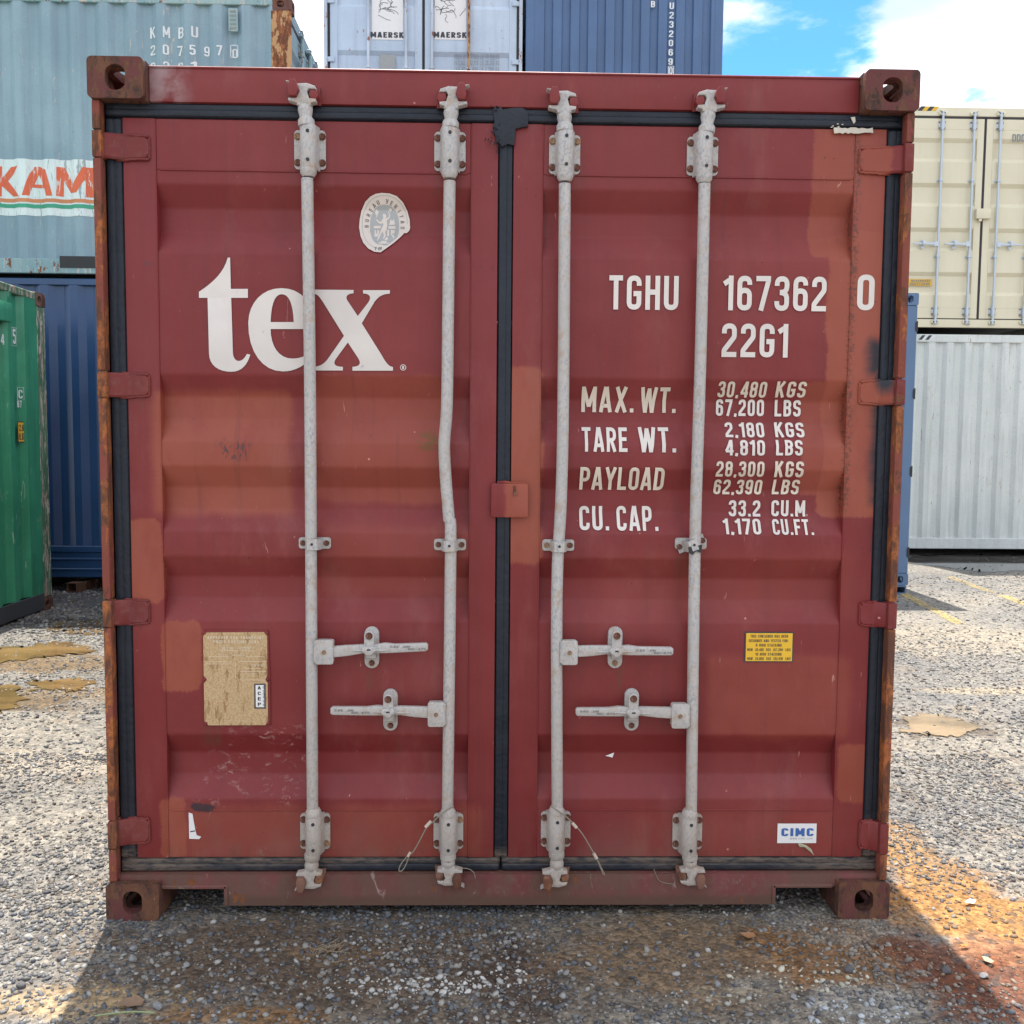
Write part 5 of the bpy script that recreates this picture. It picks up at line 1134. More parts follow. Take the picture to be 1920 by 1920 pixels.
rodsA[3].data.materials[0] = m_postrust; rodsA[3]['label'] = 'rusted brown rod'
def fl(l, r, t, b, T_, Y, mat, name, th=.0015): 
    a, c = at(l, t, Y), at(r, b, Y); mb = MB(); mb.box((a.x, Y-th, c.z), (c.x, Y, a.z)); return obj(name, mb, mat, T_, world=True)
Yd = Ym_+.05
fl(697, 756, -40, 75, MA, Yd-.002, MATS['paper'], 'logo_panel'); fl(815, 874, -40, 75, MA, Yd-.002, MATS['paper'], 'logo_panel')
def putf(tx, l, r, t, b, T_, Y, mat, tt=.165, gap=.13, name='lettering', lift=.006):
    a, c = at(l, (t+b)/2, Y), at(r, (t+b)/2, Y); bm = word(tx, a.x, c.x, at((l+r)/2, b, Y).z, at((l+r)/2, t, Y).z, tt, gap); drape(bm, lambda x_, z_: Y, lift); return obj(name, bm, mat, T_, world=True)
MATS['greyink'] = simple('faded_grey_print', (0.20, 0.22, 0.25), .6)
for l in (696, 814): putf('MAERSK', l-1, l+61, 60.5, 71, MA, Yd, MATS['ink'], tt=.2)
for ox in (727, 845):
    mb = MB()
    for k in range(12):
        a = R(random.uniform(0, 360)); p = [(ox+random.uniform(-20, 20), random.uniform(-6, 34))]
        for j in range(4): a += random.uniform(-.9, .9); p.append((p[-1][0]+math.cos(a)*7, p[-1][1]-math.sin(a)*4.5))
        p = [(min(max(u, ox-28), ox+27), min(w_, 46)) for u, w_ in p]
        mb.tube([at(u, w_, Yd-.005) for u, w_ in p], .0026, 4)
    obj('cracked_print', mb, MATS['ink'], MA, world=True)
    mb = MB(); Ps = []
    for k in range(14):
        rr_ = (22 if k % 2 == 0 else 12); a = 2*math.pi*k/14+.22; p = at(ox+rr_*math.sin(a), -28-rr_*math.cos(a), Yd-.005); Ps.append((p.x, p.z))
    mb.sheet(Ps, Yd-.0045); obj('star_print', mb, simple('light_blue_print', (.25, .55, .75)), MA, world=True)
for k, tx in enumerate((('GROSS W', '67.200 LB', '30.480 KG'), ('PAYLOAD', '62.170 LB', '28.200 KG'), ('TARE WT', '5.030 LB', '2.280 KG'))):
    for (l, r), w_ in zip(((852, 872), (880, 906), (910, 936)), tx): putf(w_, l, r, 102+12.2*k, 110.5+12.2*k, MA, Yd-.0, MATS['greyink'], tt=.15, gap=.12)
fl(712, 741, 102, 132, MA, Yd-.002, simple('grey_worn_plate', (.30, .31, .31), .6, .4, 90), 'approval_plate')
MB_ = thing('shipping_container', 'slate blue container with ribbed end wall and upright white numbers, high at the back', 'container', (xmB, Ym_+LEN, z3), R(180))
PEn = corr_pts(-W2+.10, W2-.10, .2165, .105, .012, .035)
body(MB_, H20, m_navy, m_navy, m_navy, P_end=PEn)
def surf_n(x_, z_): return Ym_+.012+corr_depth(PEn, xmB-x_)
def put_n(ch, x0, x1, t, b):
    Y = Ym_+.012; a, c = at(x0, t, Y), at(x1, b, Y); bm = word(ch, a.x, c.x, c.z, a.z, .16); drape(bm, lambda x_, z_: Y, .004); obj('lettering', bm, MATS['whiteold'], MB_, world=True)
for k, ch in enumerate('U232069'): put_n(ch, 1255.5-.4*k, 1263.5-.4*k, 5+17.4*k, 17.5+17.4*k)
put_n('0', 1254.5, 1261, 126, 139); put_n('B', 1220.5, 1228, 2, 14)
for (l, r, t, b) in ((1252.5, 1253.7, 123.5, 141), (1262.5, 1263.7, 123.5, 141), (1252.5, 1263.7, 123.5, 124.7)): fl(l, r, t, b, MB_, Ym_+.010, MATS['whiteold'], 'lettering_frame')
# tiers that carry them
for k in range(2):
    for (xx, nm, mt) in ((xmA, 'grey', simple('grey_paint', (.25, .27, .29), .5)), (xmB, 'maroon', simple('maroon_paint', (.17, .05, .05), .5))):
        T = thing('shipping_container', 'plain %s container in the %s tier of the rear stack, hidden behind the red one' % (nm, 'lowest' if k == 0 else 'second'), 'container', (xx, Ym_+LEN, k*(H20+.012)), R(180), 'supporting containers of the rear stack')
        body(T, H20, mt, mt, mt)
# ---- cream over white, right
Yw = CAM.y+F/141.0
xw = atx(1673, 400, Yw)+W2
m_white = paint('white_paint', (0.58, 0.61, 0.58), (0.66, 0.68, 0.64), rust=0.14, rough=0.5, streak=.45, dents=.5, dirt=.4, scr=.5, scrcol=(.32, .22, .14), seed=29)
m_cream = paint('cream_paint', (0.66, 0.60, 0.43), (0.70, 0.64, 0.47), rust=0.0, rough=0.42, streak=.08, dents=.1, dirt=.05, seed=31)
zwb = atz(1800, 1033, Yw); zwb = 0.08
WH = thing('shipping_container', 'dirty white container with ribbed end wall, bottom right of the cream one', 'container', (xw, Yw+LEN, zwb), R(180), 'stacked containers behind')
PW = corr_pts(-W2+.10, W2-.10, .2480, .075, .05, .036)
body(WH, H9, m_white, m_white, m_white, P_end=PW, frame_z=(.2, .11))
CR = thing('shipping_container', 'clean cream container with closed doors and bright zinc rods, on top of the white one', 'container', (xw, Yw, zwb+H9+.055), 0, 'stacked containers behind')
body(CR, H9, m_cream, m_cream, m_cream)
door_end(CR, H9, m_cream, m_brightrod, simple('brown_black_rubber', (.035, .028, .03), .6), recess=4, rods_x=(-.585, -.165, .185, .60), hz=.385, boxy=True)
def stripes(T_, X0, Z0, Y, cols, n=4, w=.055, h=.055, sl=.05):
    for k in range(n):
        mb = MB(); x0 = X0+k*w; mb.prism([(x0, Z0), (x0+w-.0005, Z0), (x0+w+sl-.0005, Z0+h), (x0+sl, Z0+h)], Y-.002, Y-.0005); obj('hazard_stripe', mb, cols[k % 2], T_, world=True)
a = at(1720, 207.5, Yw+.045); stripes(CR, a.x, a.z, Yw+.045, (MATS['ink'], MATS['yellow']), 4, .06, .058)
a = at(1722, 637, Yw+.005); stripes(WH, a.x, a.z, Yw+.005, (MATS['ink'], MATS['whiteold']), 4, .045, .06)
Yc = Yw+.05
putf('DDDU', 1898, 1930, 252, 266, CR, Yc, MATS['greyink'], tt=.13)
fl(1700, 1747, 523, 535.5, CR, Yc, MATS['yellow'], 'yellow_notice')
for k in range(9): putf(random.choice('EHFBAXR'), 1708+4.2*k, 1711+4.2*k, 524.5, 528.5, CR, Yc, MATS['greyink'], name='notice_lettering'); putf(random.choice('EHTAZ'), 1706+4.2*k, 1709.3+4.2*k, 530, 534, CR, Yc, MATS['greyink'], name='notice_lettering')
# ---- slate blue one half hidden just right of the red container
Yb = CAM.y+F/190.0; xb_ = atx(1723, 560, Yb); zb_ = .085
m_slate = paint('grey_blue_paint', (0.085, 0.15, 0.26), (0.10, 0.175, 0.30), rust=0.0, rough=0.42, streak=.12, dents=.08, dirt=.05, seed=37)
SB = thing('shipping_container', 'grey blue container mostly hidden behind the red one, notched corner post showing at right', 'container', (xb_-W2, Yb+LEN, zb_), R(180))
body(SB, H9, m_slate, m_slate, m_slate)
for py in (612, 738, 884, 1036):
    q = at(1716, py, Yb); mb = MB(); mb.prism([(xb_+.0005, q.z-.055), (xb_-.022, q.z-.04), (xb_-.022, q.z+.04), (xb_+.0005, q.z+.055)], Yb-.001, Yb+.03); obj('lashing_slot', mb, MATS['black'], SB, world=True)  # black insert on the post in place of a shaded notch
for sx in (-1, 1):
    mb = MB(); o_ = rrect(-.07, .07, 0.0, .083, .004); i_ = rrect(-.055, .055, .012, .070, .003)
    mb.prism(o_, 0, .25, holes=[i_[::-1]], mtx=Matrix.Translation((xb_-.09 if sx > 0 else xb_-2*W2+.09, Yb-.01, 0)))
    tag(obj('support_block', mb, m_slate), 'hollow blue steel block under the %s corner of the grey blue container' % ('right-hand' if sx > 0 else 'hidden left-hand'), 'block', 'steel blocks under the grey blue container')
for k, py in enumerate((1,)):
    for xx in (xr_t-.5, xr_t-3.0, xr_t-5.4):
        mb = MB(); mb.box((xx-.06, Yt+.10, 0), (xx+.06, Yt+2.3, zb_blue-.001), .006); tag(obj('timber_bearer', mb, simple('grey_timber', (.12, .10, .08), .8, .3, 30)), 'dark timber bearer under the %s of the royal blue container' % {.5: 'door end', 3.0: 'middle', 5.4: 'far end'}[round(xr_t-xx, 1)], 'timber', 'timber bearers under the royal blue container')
for xx in (xw-1.0, xw+1.0):
    mb = MB(); mb.box((xx-.08, Yw+.12, 0), (xx+.08, Yw+5.9, zwb-.001), .006); tag(obj('timber_bearer', mb, simple('dark_timber', (.06, .05, .045), .8, .3, 30)), 'dark timber bearer under the %s side of the white container' % ('left' if xx < xw else 'right'), 'timber', 'timber bearers under the white container')
# ================================================================== GROUND
GB = [ # ground patches of different soil, the broad first one painting darker brown shade before the doors: px, py, rx, ry (m), colour, strength
    (930, 1790, 1.5, .5, (0.125, 0.10, 0.075), .75), (620, 1800, .75, .32, (0.095, 0.068, 0.048), .9), (960, 1860, .16, .3, (0.065, 0.045, 0.034), .8), (1290, 1790, .42, .26, (0.165, 0.115, 0.07), .85), (620, 1790, .22, .05, (0.15, 0.095, 0.05), .6), (450, 1905, .26, .05, (0.19, 0.105, 0.045), .7),
    (1560, 1800, .30, .20, (0.20, 0.105, 0.045), .85), (1620, 1875, .18, .08, (0.27, 0.265, 0.24), .75), (1570, 1760, .12, .04, (0.26, 0.245, 0.20), .6), (1400, 1860, .14, .04, (0.25, 0.21, 0.15), .6),
    (1780, 1690, .26, .42, (0.31, 0.155, 0.052), .95), (1700, 1600, .16, .35, (0.28, 0.165, 0.07), .8), (1900, 1740, .3, .3, (0.33, 0.17, 0.06), .9), (1840, 1780, .14, .10, (0.30, 0.145, 0.075), 1.0), (1880, 1850, .28, .18, (0.13, 0.045, 0.022), .9), (1750, 1800, .14, .2, (0.12, 0.042, 0.02), .9),
    (100, 1880, .35, .10, (0.33, 0.235, 0.13), .7), (1800, 1200, 2.0, .6, (0.29, 0.25, 0.19), .65), (1880, 1295, .6, .10, (0.32, 0.26, 0.18), .7), (1762, 1362, .34, .22, (0.11, 0.09, 0.07), .85),
    (60, 1245, .9, .30, (0.16, 0.11, 0.06), .9), (150, 1300, 1.0, .16, (0.17, 0.12, 0.07), .8), (-20, 1320, .7, .2, (0.12, 0.085, 0.05), .9),
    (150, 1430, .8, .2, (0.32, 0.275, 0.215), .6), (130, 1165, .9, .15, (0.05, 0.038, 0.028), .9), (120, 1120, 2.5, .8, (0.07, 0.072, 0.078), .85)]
def ground_mat():
    m, nt, b, v = newmat('compacted_gravel_ground'); X, Y, Z = nt.sep(v)
    cell = nt.add('ShaderNodeTexVoronoi', feature='F1'); nt.l.new(v, cell.inputs['Vector']); cell.inputs['Scale'].default_value = 85
    cr = nt.sep(cell.outputs['Color'])
    cell2 = nt.add('ShaderNodeTexVoronoi', feature='F1'); nt.l.new(nt.vec(v, loc=(3, 1, 0)), cell2.inputs['Vector']); cell2.inputs['Scale'].default_value = 38
    cr2 = nt.sep(cell2.outputs['Color'])
    big = nt.noise(v, .9, 6, .6); mid = nt.noise(nt.vec(v, loc=(5, 8, 0)), 3.2, 6, .65)
    base = nt.mix(nt.ss(big, .38, .62), (0.165, 0.16, 0.15), (0.235, 0.215, 0.182))
    base = nt.mix(nt.ss(mid, .52, .70, 0, .6), base, (0.195, 0.15, 0.105))
    w1 = nt.math('SUBTRACT', nt.noise(nt.vec(v, loc=(1, 1, 0)), 5, 6, .65), .5)
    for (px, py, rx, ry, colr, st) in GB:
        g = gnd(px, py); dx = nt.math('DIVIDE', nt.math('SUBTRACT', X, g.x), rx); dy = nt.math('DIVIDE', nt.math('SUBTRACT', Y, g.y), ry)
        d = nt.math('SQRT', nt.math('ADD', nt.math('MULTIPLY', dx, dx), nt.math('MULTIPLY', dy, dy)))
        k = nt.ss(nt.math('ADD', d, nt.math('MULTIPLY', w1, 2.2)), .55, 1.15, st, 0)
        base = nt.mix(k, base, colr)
    tone = nt.mix(cr[0], (0.62, 0.62, 0.63), (1.42, 1.40, 1.36)); c = nt.mix(1.0, base, tone, 'MULTIPLY')
    tone2 = nt.mix(cr2[1], (0.78, 0.78, 0.80), (1.22, 1.2, 1.18)); c = nt.mix(1.0, c, tone2, 'MULTIPLY')
    dk = nt.ss(cr2[0], .94, .96); c = nt.mix(nt.math('MULTIPLY', dk, .6), c, (0.06, 0.058, 0.055))
    nt.l.new(c, b.inputs['Base Color']); b.inputs['Roughness'].default_value = .85; b.inputs['Specular IOR Level'].default_value = .25
    h = nt.math('ADD', nt.math('MULTIPLY', cell.outputs['Distance'], -1.0), nt.math('ADD', nt.math('MULTIPLY', cell2.outputs['Distance'], -.6), nt.math('MULTIPLY', nt.noise(v, 130, 3), .5)))
    nt.l.new(nt.bump(h, .6, .010), b.inputs['Normal']); return m
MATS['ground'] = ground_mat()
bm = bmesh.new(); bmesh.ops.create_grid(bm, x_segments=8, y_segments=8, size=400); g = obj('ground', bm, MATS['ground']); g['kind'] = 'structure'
def water_mat(name, col, rough=.05):
    m, nt, b, v = newmat(name); n = nt.ss(nt.noise(nt.vec(v, (1, 2.5, 1)), 1.6, 5, .6), .35, .65)
    nt.l.new(nt.mix(n, tuple(k*.62 for k in col), tuple(k*1.25 for k in col)), b.inputs['Base Color']); b.inputs['Roughness'].default_value = rough; b.inputs['IOR'].default_value = 1.33
    e = nt.add('ShaderNodeAttribute', attribute_name='edge').outputs['Fac']
    k = nt.math('ADD', e, nt.math('MULTIPLY', nt.math('SUBTRACT', nt.noise(v, 9, 6, .7), .5), 1.5))
    nt.l.new(nt.ss(k, .10, .42), b.inputs['Alpha'])
    nt.l.new(nt.bump(nt.noise(v, 30, 2), .06, .002), b.inputs['Normal']); return m
m_mud = water_mat('muddy_water', (0.20, 0.125, 0.05), .03); m_beige = water_mat('beige_water', (0.27, 0.195, 0.115), .03); m_pud = water_mat('clear_puddle', (0.12, 0.11, 0.10), .03)
def puddle(name, pxs, mat, z=.004, jag=.010):
    P = catmull([gnd(a, b) for a, b in pxs+pxs[:1]], 9); bm = bmesh.new(); vs = []
    for p in P[:-1]:
        vs.append(Vector((p.x+random.gauss(0, jag)+.04*math.sin(p.y*37+p.x*11)*math.sin(p.x*23), p.y+random.gauss(0, jag*1.4)+.05*math.sin(p.x*19)*math.sin(p.x*41+1), 0)))
    ly = bm.verts.layers.float.new('edge')
    cen = sum(vs, Vector())/len(vs); inn = [cen+(v-cen)*.72 for v in vs]
    bv = [bm.verts.new((v.x, v.y, z)) for v in vs]; bi = [bm.verts.new((v.x, v.y, z)) for v in inn]; n_ = len(vs)
    for t in tessellate_polygon([inn]): bm.faces.new([bi[i] for i in t])
    for i in range(n_): bm.faces.new((bv[i], bv[(i+1) % n_], bi[(i+1) % n_], bi[i]))
    for v in bv: v[ly] = 0.0
    for v in bi: v[ly] = 1.0
    bmesh.ops.recalc_face_normals(bm, faces=bm.faces)
    for f in bm.faces:
        if f.normal.z < 0: f.normal_flip()
    o = obj(name, bm, mat); o['kind'] = 'structure'; return o
puddle('puddle', [(1686, 1366), (1715, 1340), (1760, 1339), (1800, 1350), (1838, 1364), (1815, 1378), (1765, 1384), (1715, 1380)], m_beige, .006, .004)
puddle('puddle', [(-60, 1215), (40, 1212), (90, 1204), (140, 1206), (185, 1222), (150, 1228), (90, 1232), (20, 1242), (-60, 1244)], m_mud, .005)
puddle('puddle', [(-90, 1290), (20, 1286), (52, 1300), (45, 1318), (5, 1338), (-90, 1352)], m_mud, .005)
puddle('puddle', [(50, 1277), (110, 1274), (165, 1272), (185, 1280), (150, 1295), (90, 1296), (55, 1290)], m_mud, .005)
puddle('puddle', [(75, 1186), (100, 1168), (200, 1162), (300, 1166), (300, 1186), (180, 1192)], m_mud, .004)
puddle('puddle', [(1660, 1050), (1690, 1043), (1750, 1039), (1900, 1038), (2010, 1038), (2020, 1060), (1930, 1072), (1850, 1074), (1790, 1068), (1720, 1060)], m_pud, .004, .03)
# faded yellow bay lines
def yline_mat():
    m, nt, b, v = newmat('faded_yellow_line'); nt.l.new(nt.mix(nt.noise(v, 30, 4), (.50, .34, .10), (.62, .46, .16)), b.inputs['Base Color']); b.inputs['Roughness'].default_value = .8
    al = nt.ss(nt.math('ADD', nt.noise(v, 60, 5, .7), nt.math('MULTIPLY', nt.noise(v, 2.0, 3), .3)), .60, .72, 0, .85); nt.l.new(al, b.inputs['Alpha']); return m
m_yl = yline_mat()
for (p0, p1, w_) in (((1640, 1085), (1800, 1170), .10), ((1780, 1082), (1862, 1112), .10), ((1878, 1116), (1990, 1160), .10)):
    a, c = gnd(*p0), gnd(*p1); n_ = Vector((-(c-a).y, (c-a).x, 0)).normalized()*w_/2; bm = bmesh.new(); k = 8; L1 = []
    for i in range(k+1):
        q = a.lerp(c, i/k); L1.append((bm.verts.new((q.x+n_.x, q.y+n_.y, .0045)), bm.verts.new((q.x-n_.x, q.y-n_.y, .0045))))
    for i in range(k): bm.faces.new((L1[i][0], L1[i][1], L1[i+1][1], L1[i+1][0]))
    bmesh.ops.recalc_face_normals(bm, faces=bm.faces); o = obj('bay_line', bm, m_yl); o['kind'] = 'structure'
# ------------------------------------------------------------------ gravel: crushed stones as real geometry
def stone_mat(name):
    m, nt, b, v = newmat(name); at_ = nt.add('ShaderNodeAttribute', attribute_name='tint'); n = nt.noise(v, 220, 3, .6)
    nt.l.new(nt.mix(n, at_.outputs['Color'], nt.mix(.35, at_.outputs['Color'], (.04, .035, .03))), b.inputs['Base Color']); b.inputs['Roughness'].default_value = .68; return m
m_stone = stone_mat('crushed_stone')
ico = bmesh.new(); bmesh.ops.create_icosphere(ico, subdivisions=1, radius=1.0); ico.verts.ensure_lookup_table()
IV = np.array([v.co[:] for v in ico.verts]); IF = np.array([[v.index for v in f.verts] for f in ico.faces]); ico.free()
def clump(x, y, s, seed):
    r = np.random.default_rng(seed); out = np.zeros_like(x)
    for k in range(9):
        a = r.uniform(0, 2*np.pi); f = r.uniform(.5, 2.2)*s; out += np.sin((x*np.cos(a)+y*np.sin(a))*f+r.uniform(0, 6.28))
    return out/3
def gravel(name, boxes, smin, smax, seed, pal, dens_seed=None, embed=.35):
    r = np.random.default_rng(seed); XS, YS = [], []
    for (x0, x1, y0, y1, n) in boxes:
        x = r.uniform(x0, x1, n); y = r.uniform(y0, y1, n); XS.append(x); YS.append(y)
    X = np.concatenate(XS); Y = np.concatenate(YS)
    keep = clump(X, Y, 3.0, seed+50) + r.normal(0, .9, len(X)) > -0.5
    ins = (np.abs(X) < 1.15) & (Y > 0.6) & (Y < 6.0); keep &= ~ins
    for (px, py, rx, ry, pk_) in ((1800, 1720, .34, .30, .25), (1840, 1800, .3, .2, .3), (1290, 1790, .45, .24, .42), (1560, 1700, .3, .1, .45), (480, 1905, .35, .07, .5), (100, 1880, .3, .10, .5), (1000, 1850, .2, .2, .7), (1762, 1362, .3, .16, .22), (60, 1222, .9, .12, .25), (-20, 1315, .5, .14, .2), (120, 1284, .35, .08, .25)):
        g2 = gnd(px, py); keep &= ~((((X-g2.x)/rx)**2+((Y-g2.y)/ry)**2 < 1.0+r.normal(0, .25, len(X))) & (r.uniform(0, 1, len(X)) > pk_))
    gp = gnd(1700, 1078); keep &= ~((X > 4.2) & (Y > gp.y) & (r.uniform(0, 1, len(X)) > .10))
    X, Y = X[keep], Y[keep]; n = len(X)
    s = smin*(smax/smin)**(r.uniform(0, 1, n)**1.8)
    V = np.repeat(IV[None], n, 0)*r.uniform(.72, 1.15, (n, 12, 1))
    V *= np.stack([s*r.uniform(.75, 1.3, n), s*r.uniform(.6, 1.0, n), s*r.uniform(.40, .75, n)], 1)[:, None, :]
    a = r.uniform(0, 2*np.pi, n); ca, sa = np.cos(a)[:, None], np.sin(a)[:, None]; x_, y_ = V[:, :, 0].copy(), V[:, :, 1].copy()
    tl = r.normal(0, .25, n)[:, None]; z_ = V[:, :, 2]+x_*tl
    V[:, :, 0] = x_*ca-y_*sa+X[:, None]; V[:, :, 1] = x_*sa+y_*ca+Y[:, None]; V[:, :, 2] = z_+(s*embed)[:, None]*.5
    Fc = (IF[None]+12*np.arange(n)[:, None, None]).reshape(-1, 3)
    me = bpy.data.meshes.new(name); me.vertices.add(n*12); me.vertices.foreach_set('co', V.reshape(-1).astype(np.float32))
    me.loops.add(len(Fc)*3); me.loops.foreach_set('vertex_index', Fc.reshape(-1).astype(np.int32)); me.polygons.add(len(Fc)); me.polygons.foreach_set('loop_start', np.arange(0, len(Fc)*3, 3, dtype=np.int32))
    me.update(calc_edges=True)
    pal = np.array(pal); ci = r.integers(0, len(pal), n); col = pal[ci]*r.uniform(.7, 1.3, (n, 1))
    # sand and rust dust settle on the stones of the orange corner
    g0 = gnd(1800, 1740); d = np.sqrt(((X-g0.x)/.45)**2+((Y-g0.y)/.4)**2); k = np.clip(1.25-d, 0, .75)[:, None]*r.uniform(.2, 1, (n, 1)); col = col*(1-k)+np.array([.34, .19, .08])*k
    for (px, py, rx, ry, tone, pr) in ((760, 1850, .22, .05, (.50, .49, .46), .75), (930, 1835, .12, .05, (.5, .49, .46), .6), (1330, 1870, .16, .05, (.46, .44, .38), .6), (1500, 1830, .2, .08, (.50, .47, .38), .7), (1600, 1900, .16, .06, (.42, .44, .45), .7), (480, 1720, .8, .14, (.085, .09, .10), .7), (960, 1715, .3, .10, (.08, .085, .095), .7)):  # dark ellipses at the container foot: dark stones that also deepen the shade there
        g1 = gnd(px, py); d1 = ((X-g1.x)/rx)**2+((Y-g1.y)/ry)**2; mk = (d1 < 1.0) & (r.uniform(0, 1, n) < pr); col[mk] = np.array(tone)*r.uniform(.7, 1.25, (int(mk.sum()), 1))
    at_ = me.attributes.new('tint', 'FLOAT_COLOR', 'POINT'); c4 = np.ones((n, 12, 4), np.float32); c4[:, :, :3] = col[:, None, :]; at_.data.foreach_set('color', c4.reshape(-1))
    me.materials.append(m_stone); o = bpy.data.objects.new(name, me); COL.objects.link(o); o['kind'] = 'stuff'; return o
GREY = [(.10, .11, .125), (.155, .155, .16), (.21, .20, .19), (.14, .12, .10), (.27, .255, .23), (.19, .155, .12), (.075, .08, .095), (.17, .165, .155), (.12, .12, .125), (.34, .325, .30)]
near = [(-1.9, 1.9, -0.75, 0.3, 34000), (-2.4, -1.2, 0.3, 1.6, 8500), (1.2, 2.4, 0.3, 1.6, 8500)]
gravel('gravel', near, .0032, .0125, 3, GREY)
gravel('gravel', [(-4.3, -1.2, 1.5, 4.4, 12000), (1.2, 4.8, 1.5, 4.5, 11000)], .006, .015, 5, GREY+[(.30, .29, .27)]*2)
gravel('gravel', [(-4.6, -1.2, 4.4, 7.0, 9000)], .010, .024, 6, GREY)
gravel('gravel', [(1.2, 9.0, 4.5, 9.8, 9000)], .008, .018, 8, GREY+[(.30, .285, .26)]*2)
# loose larger stones, one by one
def stone(px, py, s, dark, lab, grp):
    g = gnd(px, py); bm = bmesh.new(); bmesh.ops.create_icosphere(bm, subdivisions=2, radius=1.0)
    r = random.Random(px*7+py)
    ax = [Vector((r.uniform(-1, 1), r.uniform(-1, 1), r.uniform(-1, 1))).normalized() for _ in range(7)]; lim = [r.uniform(.55, .9) for _ in ax]
    for v in bm.verts:
        for a, l in zip(ax, lim):
            d = v.co.dot(a)
            if d > l: v.co -= a*(d-l)
        v.co = Vector((v.co.x*s*1.2, v.co.y*s*.9, v.co.z*s*.75))
    o = obj('stone', bm, MATS['darkstone'] if dark else MATS['lightstone'], ang=15); o.location = (g.x, g.y, s*.42); o.rotation_euler = (0, 0, r.uniform(0, 6)); tag(o, lab, 'stone', grp); return o
MATS['darkstone'] = simple('dark_stone', (.085, .083, .085), .8, .4, 120, .002); MATS['lightstone'] = simple('grey_stone', (.22, .22, .225), .75, .35, 120, .002)
for p in ((40, 1851, .013), (88, 1837, .008), (115, 1800, .012), (100, 1782, .008), (78, 1762, .010), (58, 1843, .008), (142, 1706, .009), (75, 1831, .007), (172, 1695, .007)):
    stone(*p, True, {115: 'dark stone on sunlit gravel, nearest the shadow edge of the three at the far left', 142: 'dark stone on sunlit gravel, left of the one nearest the bottom left corner casting', 172: 'small dark stone on sunlit gravel closest to the bottom left corner casting'}.get(p[0], 'small dark stone lying on sunlit sandy gravel near the bottom left corner of the photo'), 'dark stones on the sunlit gravel at left')
for p in ((1592, 1821, .016), (1345, 1848, .012), (1523, 1877, .012), (1774, 1822, .016), (1850, 1797, .012), (1722, 1755, .010), (1845, 1833, .012), (1487, 1872, .010), (1418, 1850, .010), (1428, 1787, .009)):
    stone(*p, p[0] % 2 == 0, {1774: 'largest loose stone in the dark rusty shade at lower right', 1850: 'dark stone on the sunlit rusty ground just beyond the shadow edge'}.get(p[0], 'loose angular stone on the brown ground at lower right'), 'loose stones at lower right')
for p in ((248, 1800, .014), (250, 1782, .012), (356, 1768, .011), (350, 1812, .011), (620, 1872, .012), (585, 1893, .011), (562, 1888, .010), (296, 1890, .015), (210, 1827, .009), (760, 1735, .010), (783, 1730, .011)):
    stone(*p, p[0] % 3 == 0, {296: 'grey stone lying beside the curled brown leaf at lower left', 620: 'largest grey stone in front of the left door, nearest the bottom edge of the photo', 356: 'pale stone in the shade in front of the left fork pocket'}.get(p[0], 'loose grey stone on shaded gravel in front of the red container'), 'loose stones in the shade in front of the doors')
# litter
MATS['dry'] = simple('dry_brown_leaf', (.22, .14, .09), .75, .3, 80, .001); MATS['twig'] = simple('dry_needles', (.24, .18, .12), .75, .3, 80)
def leafmesh(P, mat, lab, z=.010, curl=.008):
    G_ = [gnd(a, b) for a, b in P]; c = sum(G_, Vector())/len(G_); bm = bmesh.new(); vs = [bm.verts.new((q.x, q.y, z+abs((q-c).length)*.5*random.uniform(.2, 1)*curl/.02)) for q in G_]; m0 = bm.verts.new((c.x, c.y, z-.003)); vb = [bm.verts.new(v.co-Vector((0, 0, .0012))) for v in vs]; mb0 = bm.verts.new(m0.co-Vector((0, 0, .0012)))
    n = len(vs)
    for i in range(n): j = (i+1) % n; bm.faces.new((vs[i], vs[j], m0)); bm.faces.new((vb[j], vb[i], mb0)); bm.faces.new((vs[j], vs[i], vb[i], vb[j]))
    bmesh.ops.recalc_face_normals(bm, faces=bm.faces); tag(obj('dry_leaf', bm, mat), lab, 'leaf')
leafmesh([(221, 1891), (236, 1880), (250, 1877), (262, 1876), (271, 1884), (266, 1893), (252, 1894), (240, 1896)], MATS['dry'], 'curled grey brown leaf on the gravel at lower left')
leafmesh([(1386, 1756), (1396, 1755), (1412, 1755), (1418, 1762), (1404, 1766), (1396, 1762)], simple('orange_leaf', (.34, .17, .08), .7), 'small orange brown leaf in the shade in front of the right fork pocket')
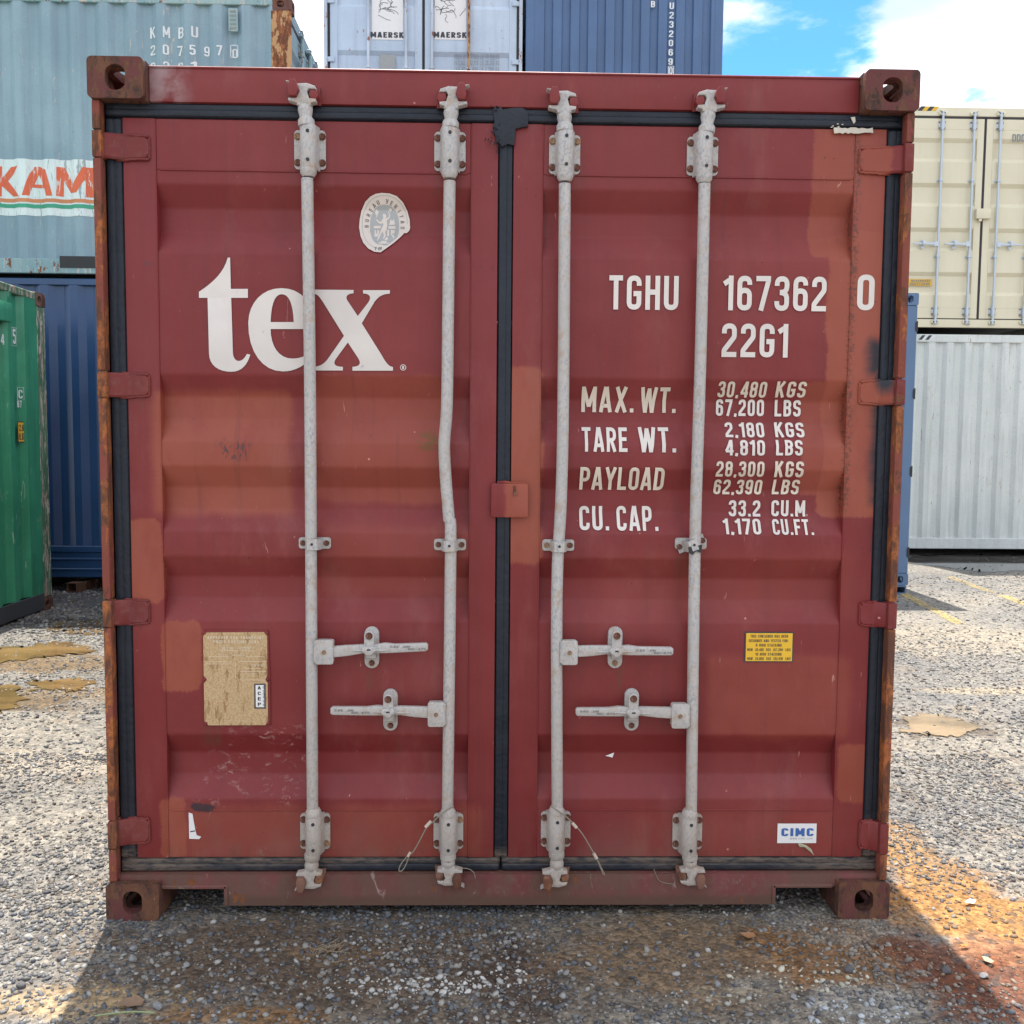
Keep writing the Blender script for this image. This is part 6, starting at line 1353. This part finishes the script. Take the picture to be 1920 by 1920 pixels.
leafmesh([(1840, 1800), (1852, 1801), (1864, 1810), (1858, 1814), (1846, 1808)], simple('tan_leaf', (.42, .33, .2), .7), 'pale tan leaf at the shadow edge on the rusty ground')
leafmesh([(1800, 1777), (1816, 1776), (1812, 1781), (1802, 1781)], simple('orange_scrap', (.5, .22, .06), .7), 'tiny orange leaf on the sunlit rusty ground')
leafmesh([(1808, 1697), (1818, 1692), (1830, 1694), (1826, 1700), (1812, 1700)], simple('white_scrap', (.7, .68, .64), .7), 'small white scrap on the sunlit ground right of the red container')
mb = MB(); mb.tube(catmull([gnd(178, 1909)+Vector((0, 0, .006)), gnd(215, 1908)+Vector((0, 0, .012)), gnd(250, 1904)+Vector((0, 0, .010)), gnd(290, 1903)+Vector((0, 0, .006))]), [.0022]*18+[.0012], 6); tag(obj('plant_stem', mb, simple('pale_green_stem', (.25, .30, .14), .6)), 'long thin pale green stem lying at lower left', 'stem')
mb = MB(); r_ = random.Random(4)
for k in range(30):
    px, py = 612+r_.gauss(0, 18), 1785+r_.gauss(0, 7); a = gnd(px, py); ang = r_.uniform(-.5, 1.0)+(math.pi if r_.random() < .4 else 0); ln = r_.uniform(.02, .06)
    p1 = a+Vector((math.cos(ang)*ln*.5, math.sin(ang)*ln*.5, r_.uniform(0, .012))); p2 = a+Vector((math.cos(ang+.4)*ln, math.sin(ang+.4)*ln, r_.uniform(0, .008)))
    mb.tube([a+Vector((0, 0, .006+r_.random()*.006)), p1+Vector((0, 0, .008)), p2+Vector((0, 0, .004))], [.0011, .0013, .0005], 5)
tag(obj('dry_twig', mb, MATS['twig']), 'dry brown bundle of needles and twigs lying in front of the left door', 'twig')
for (a_, b_, lab) in (((192, 1778), (224, 1765), 'short dark twig in the shade beside the left corner casting'), ((1470, 1785), (1494, 1782), 'thin pale twig in front of the right fork pocket')):
    mb = MB(); p, q = gnd(*a_), gnd(*b_); mb.tube([p+Vector((0, 0, .006)), (p+q)/2+Vector((0, .004, .012)), q+Vector((0, 0, .006))], [.0015, .0022, .001], 6); tag(obj('dry_twig', mb, MATS['twig']), lab, 'twig')
for o in BOLTS.values(): bpy.data.objects.remove(o)
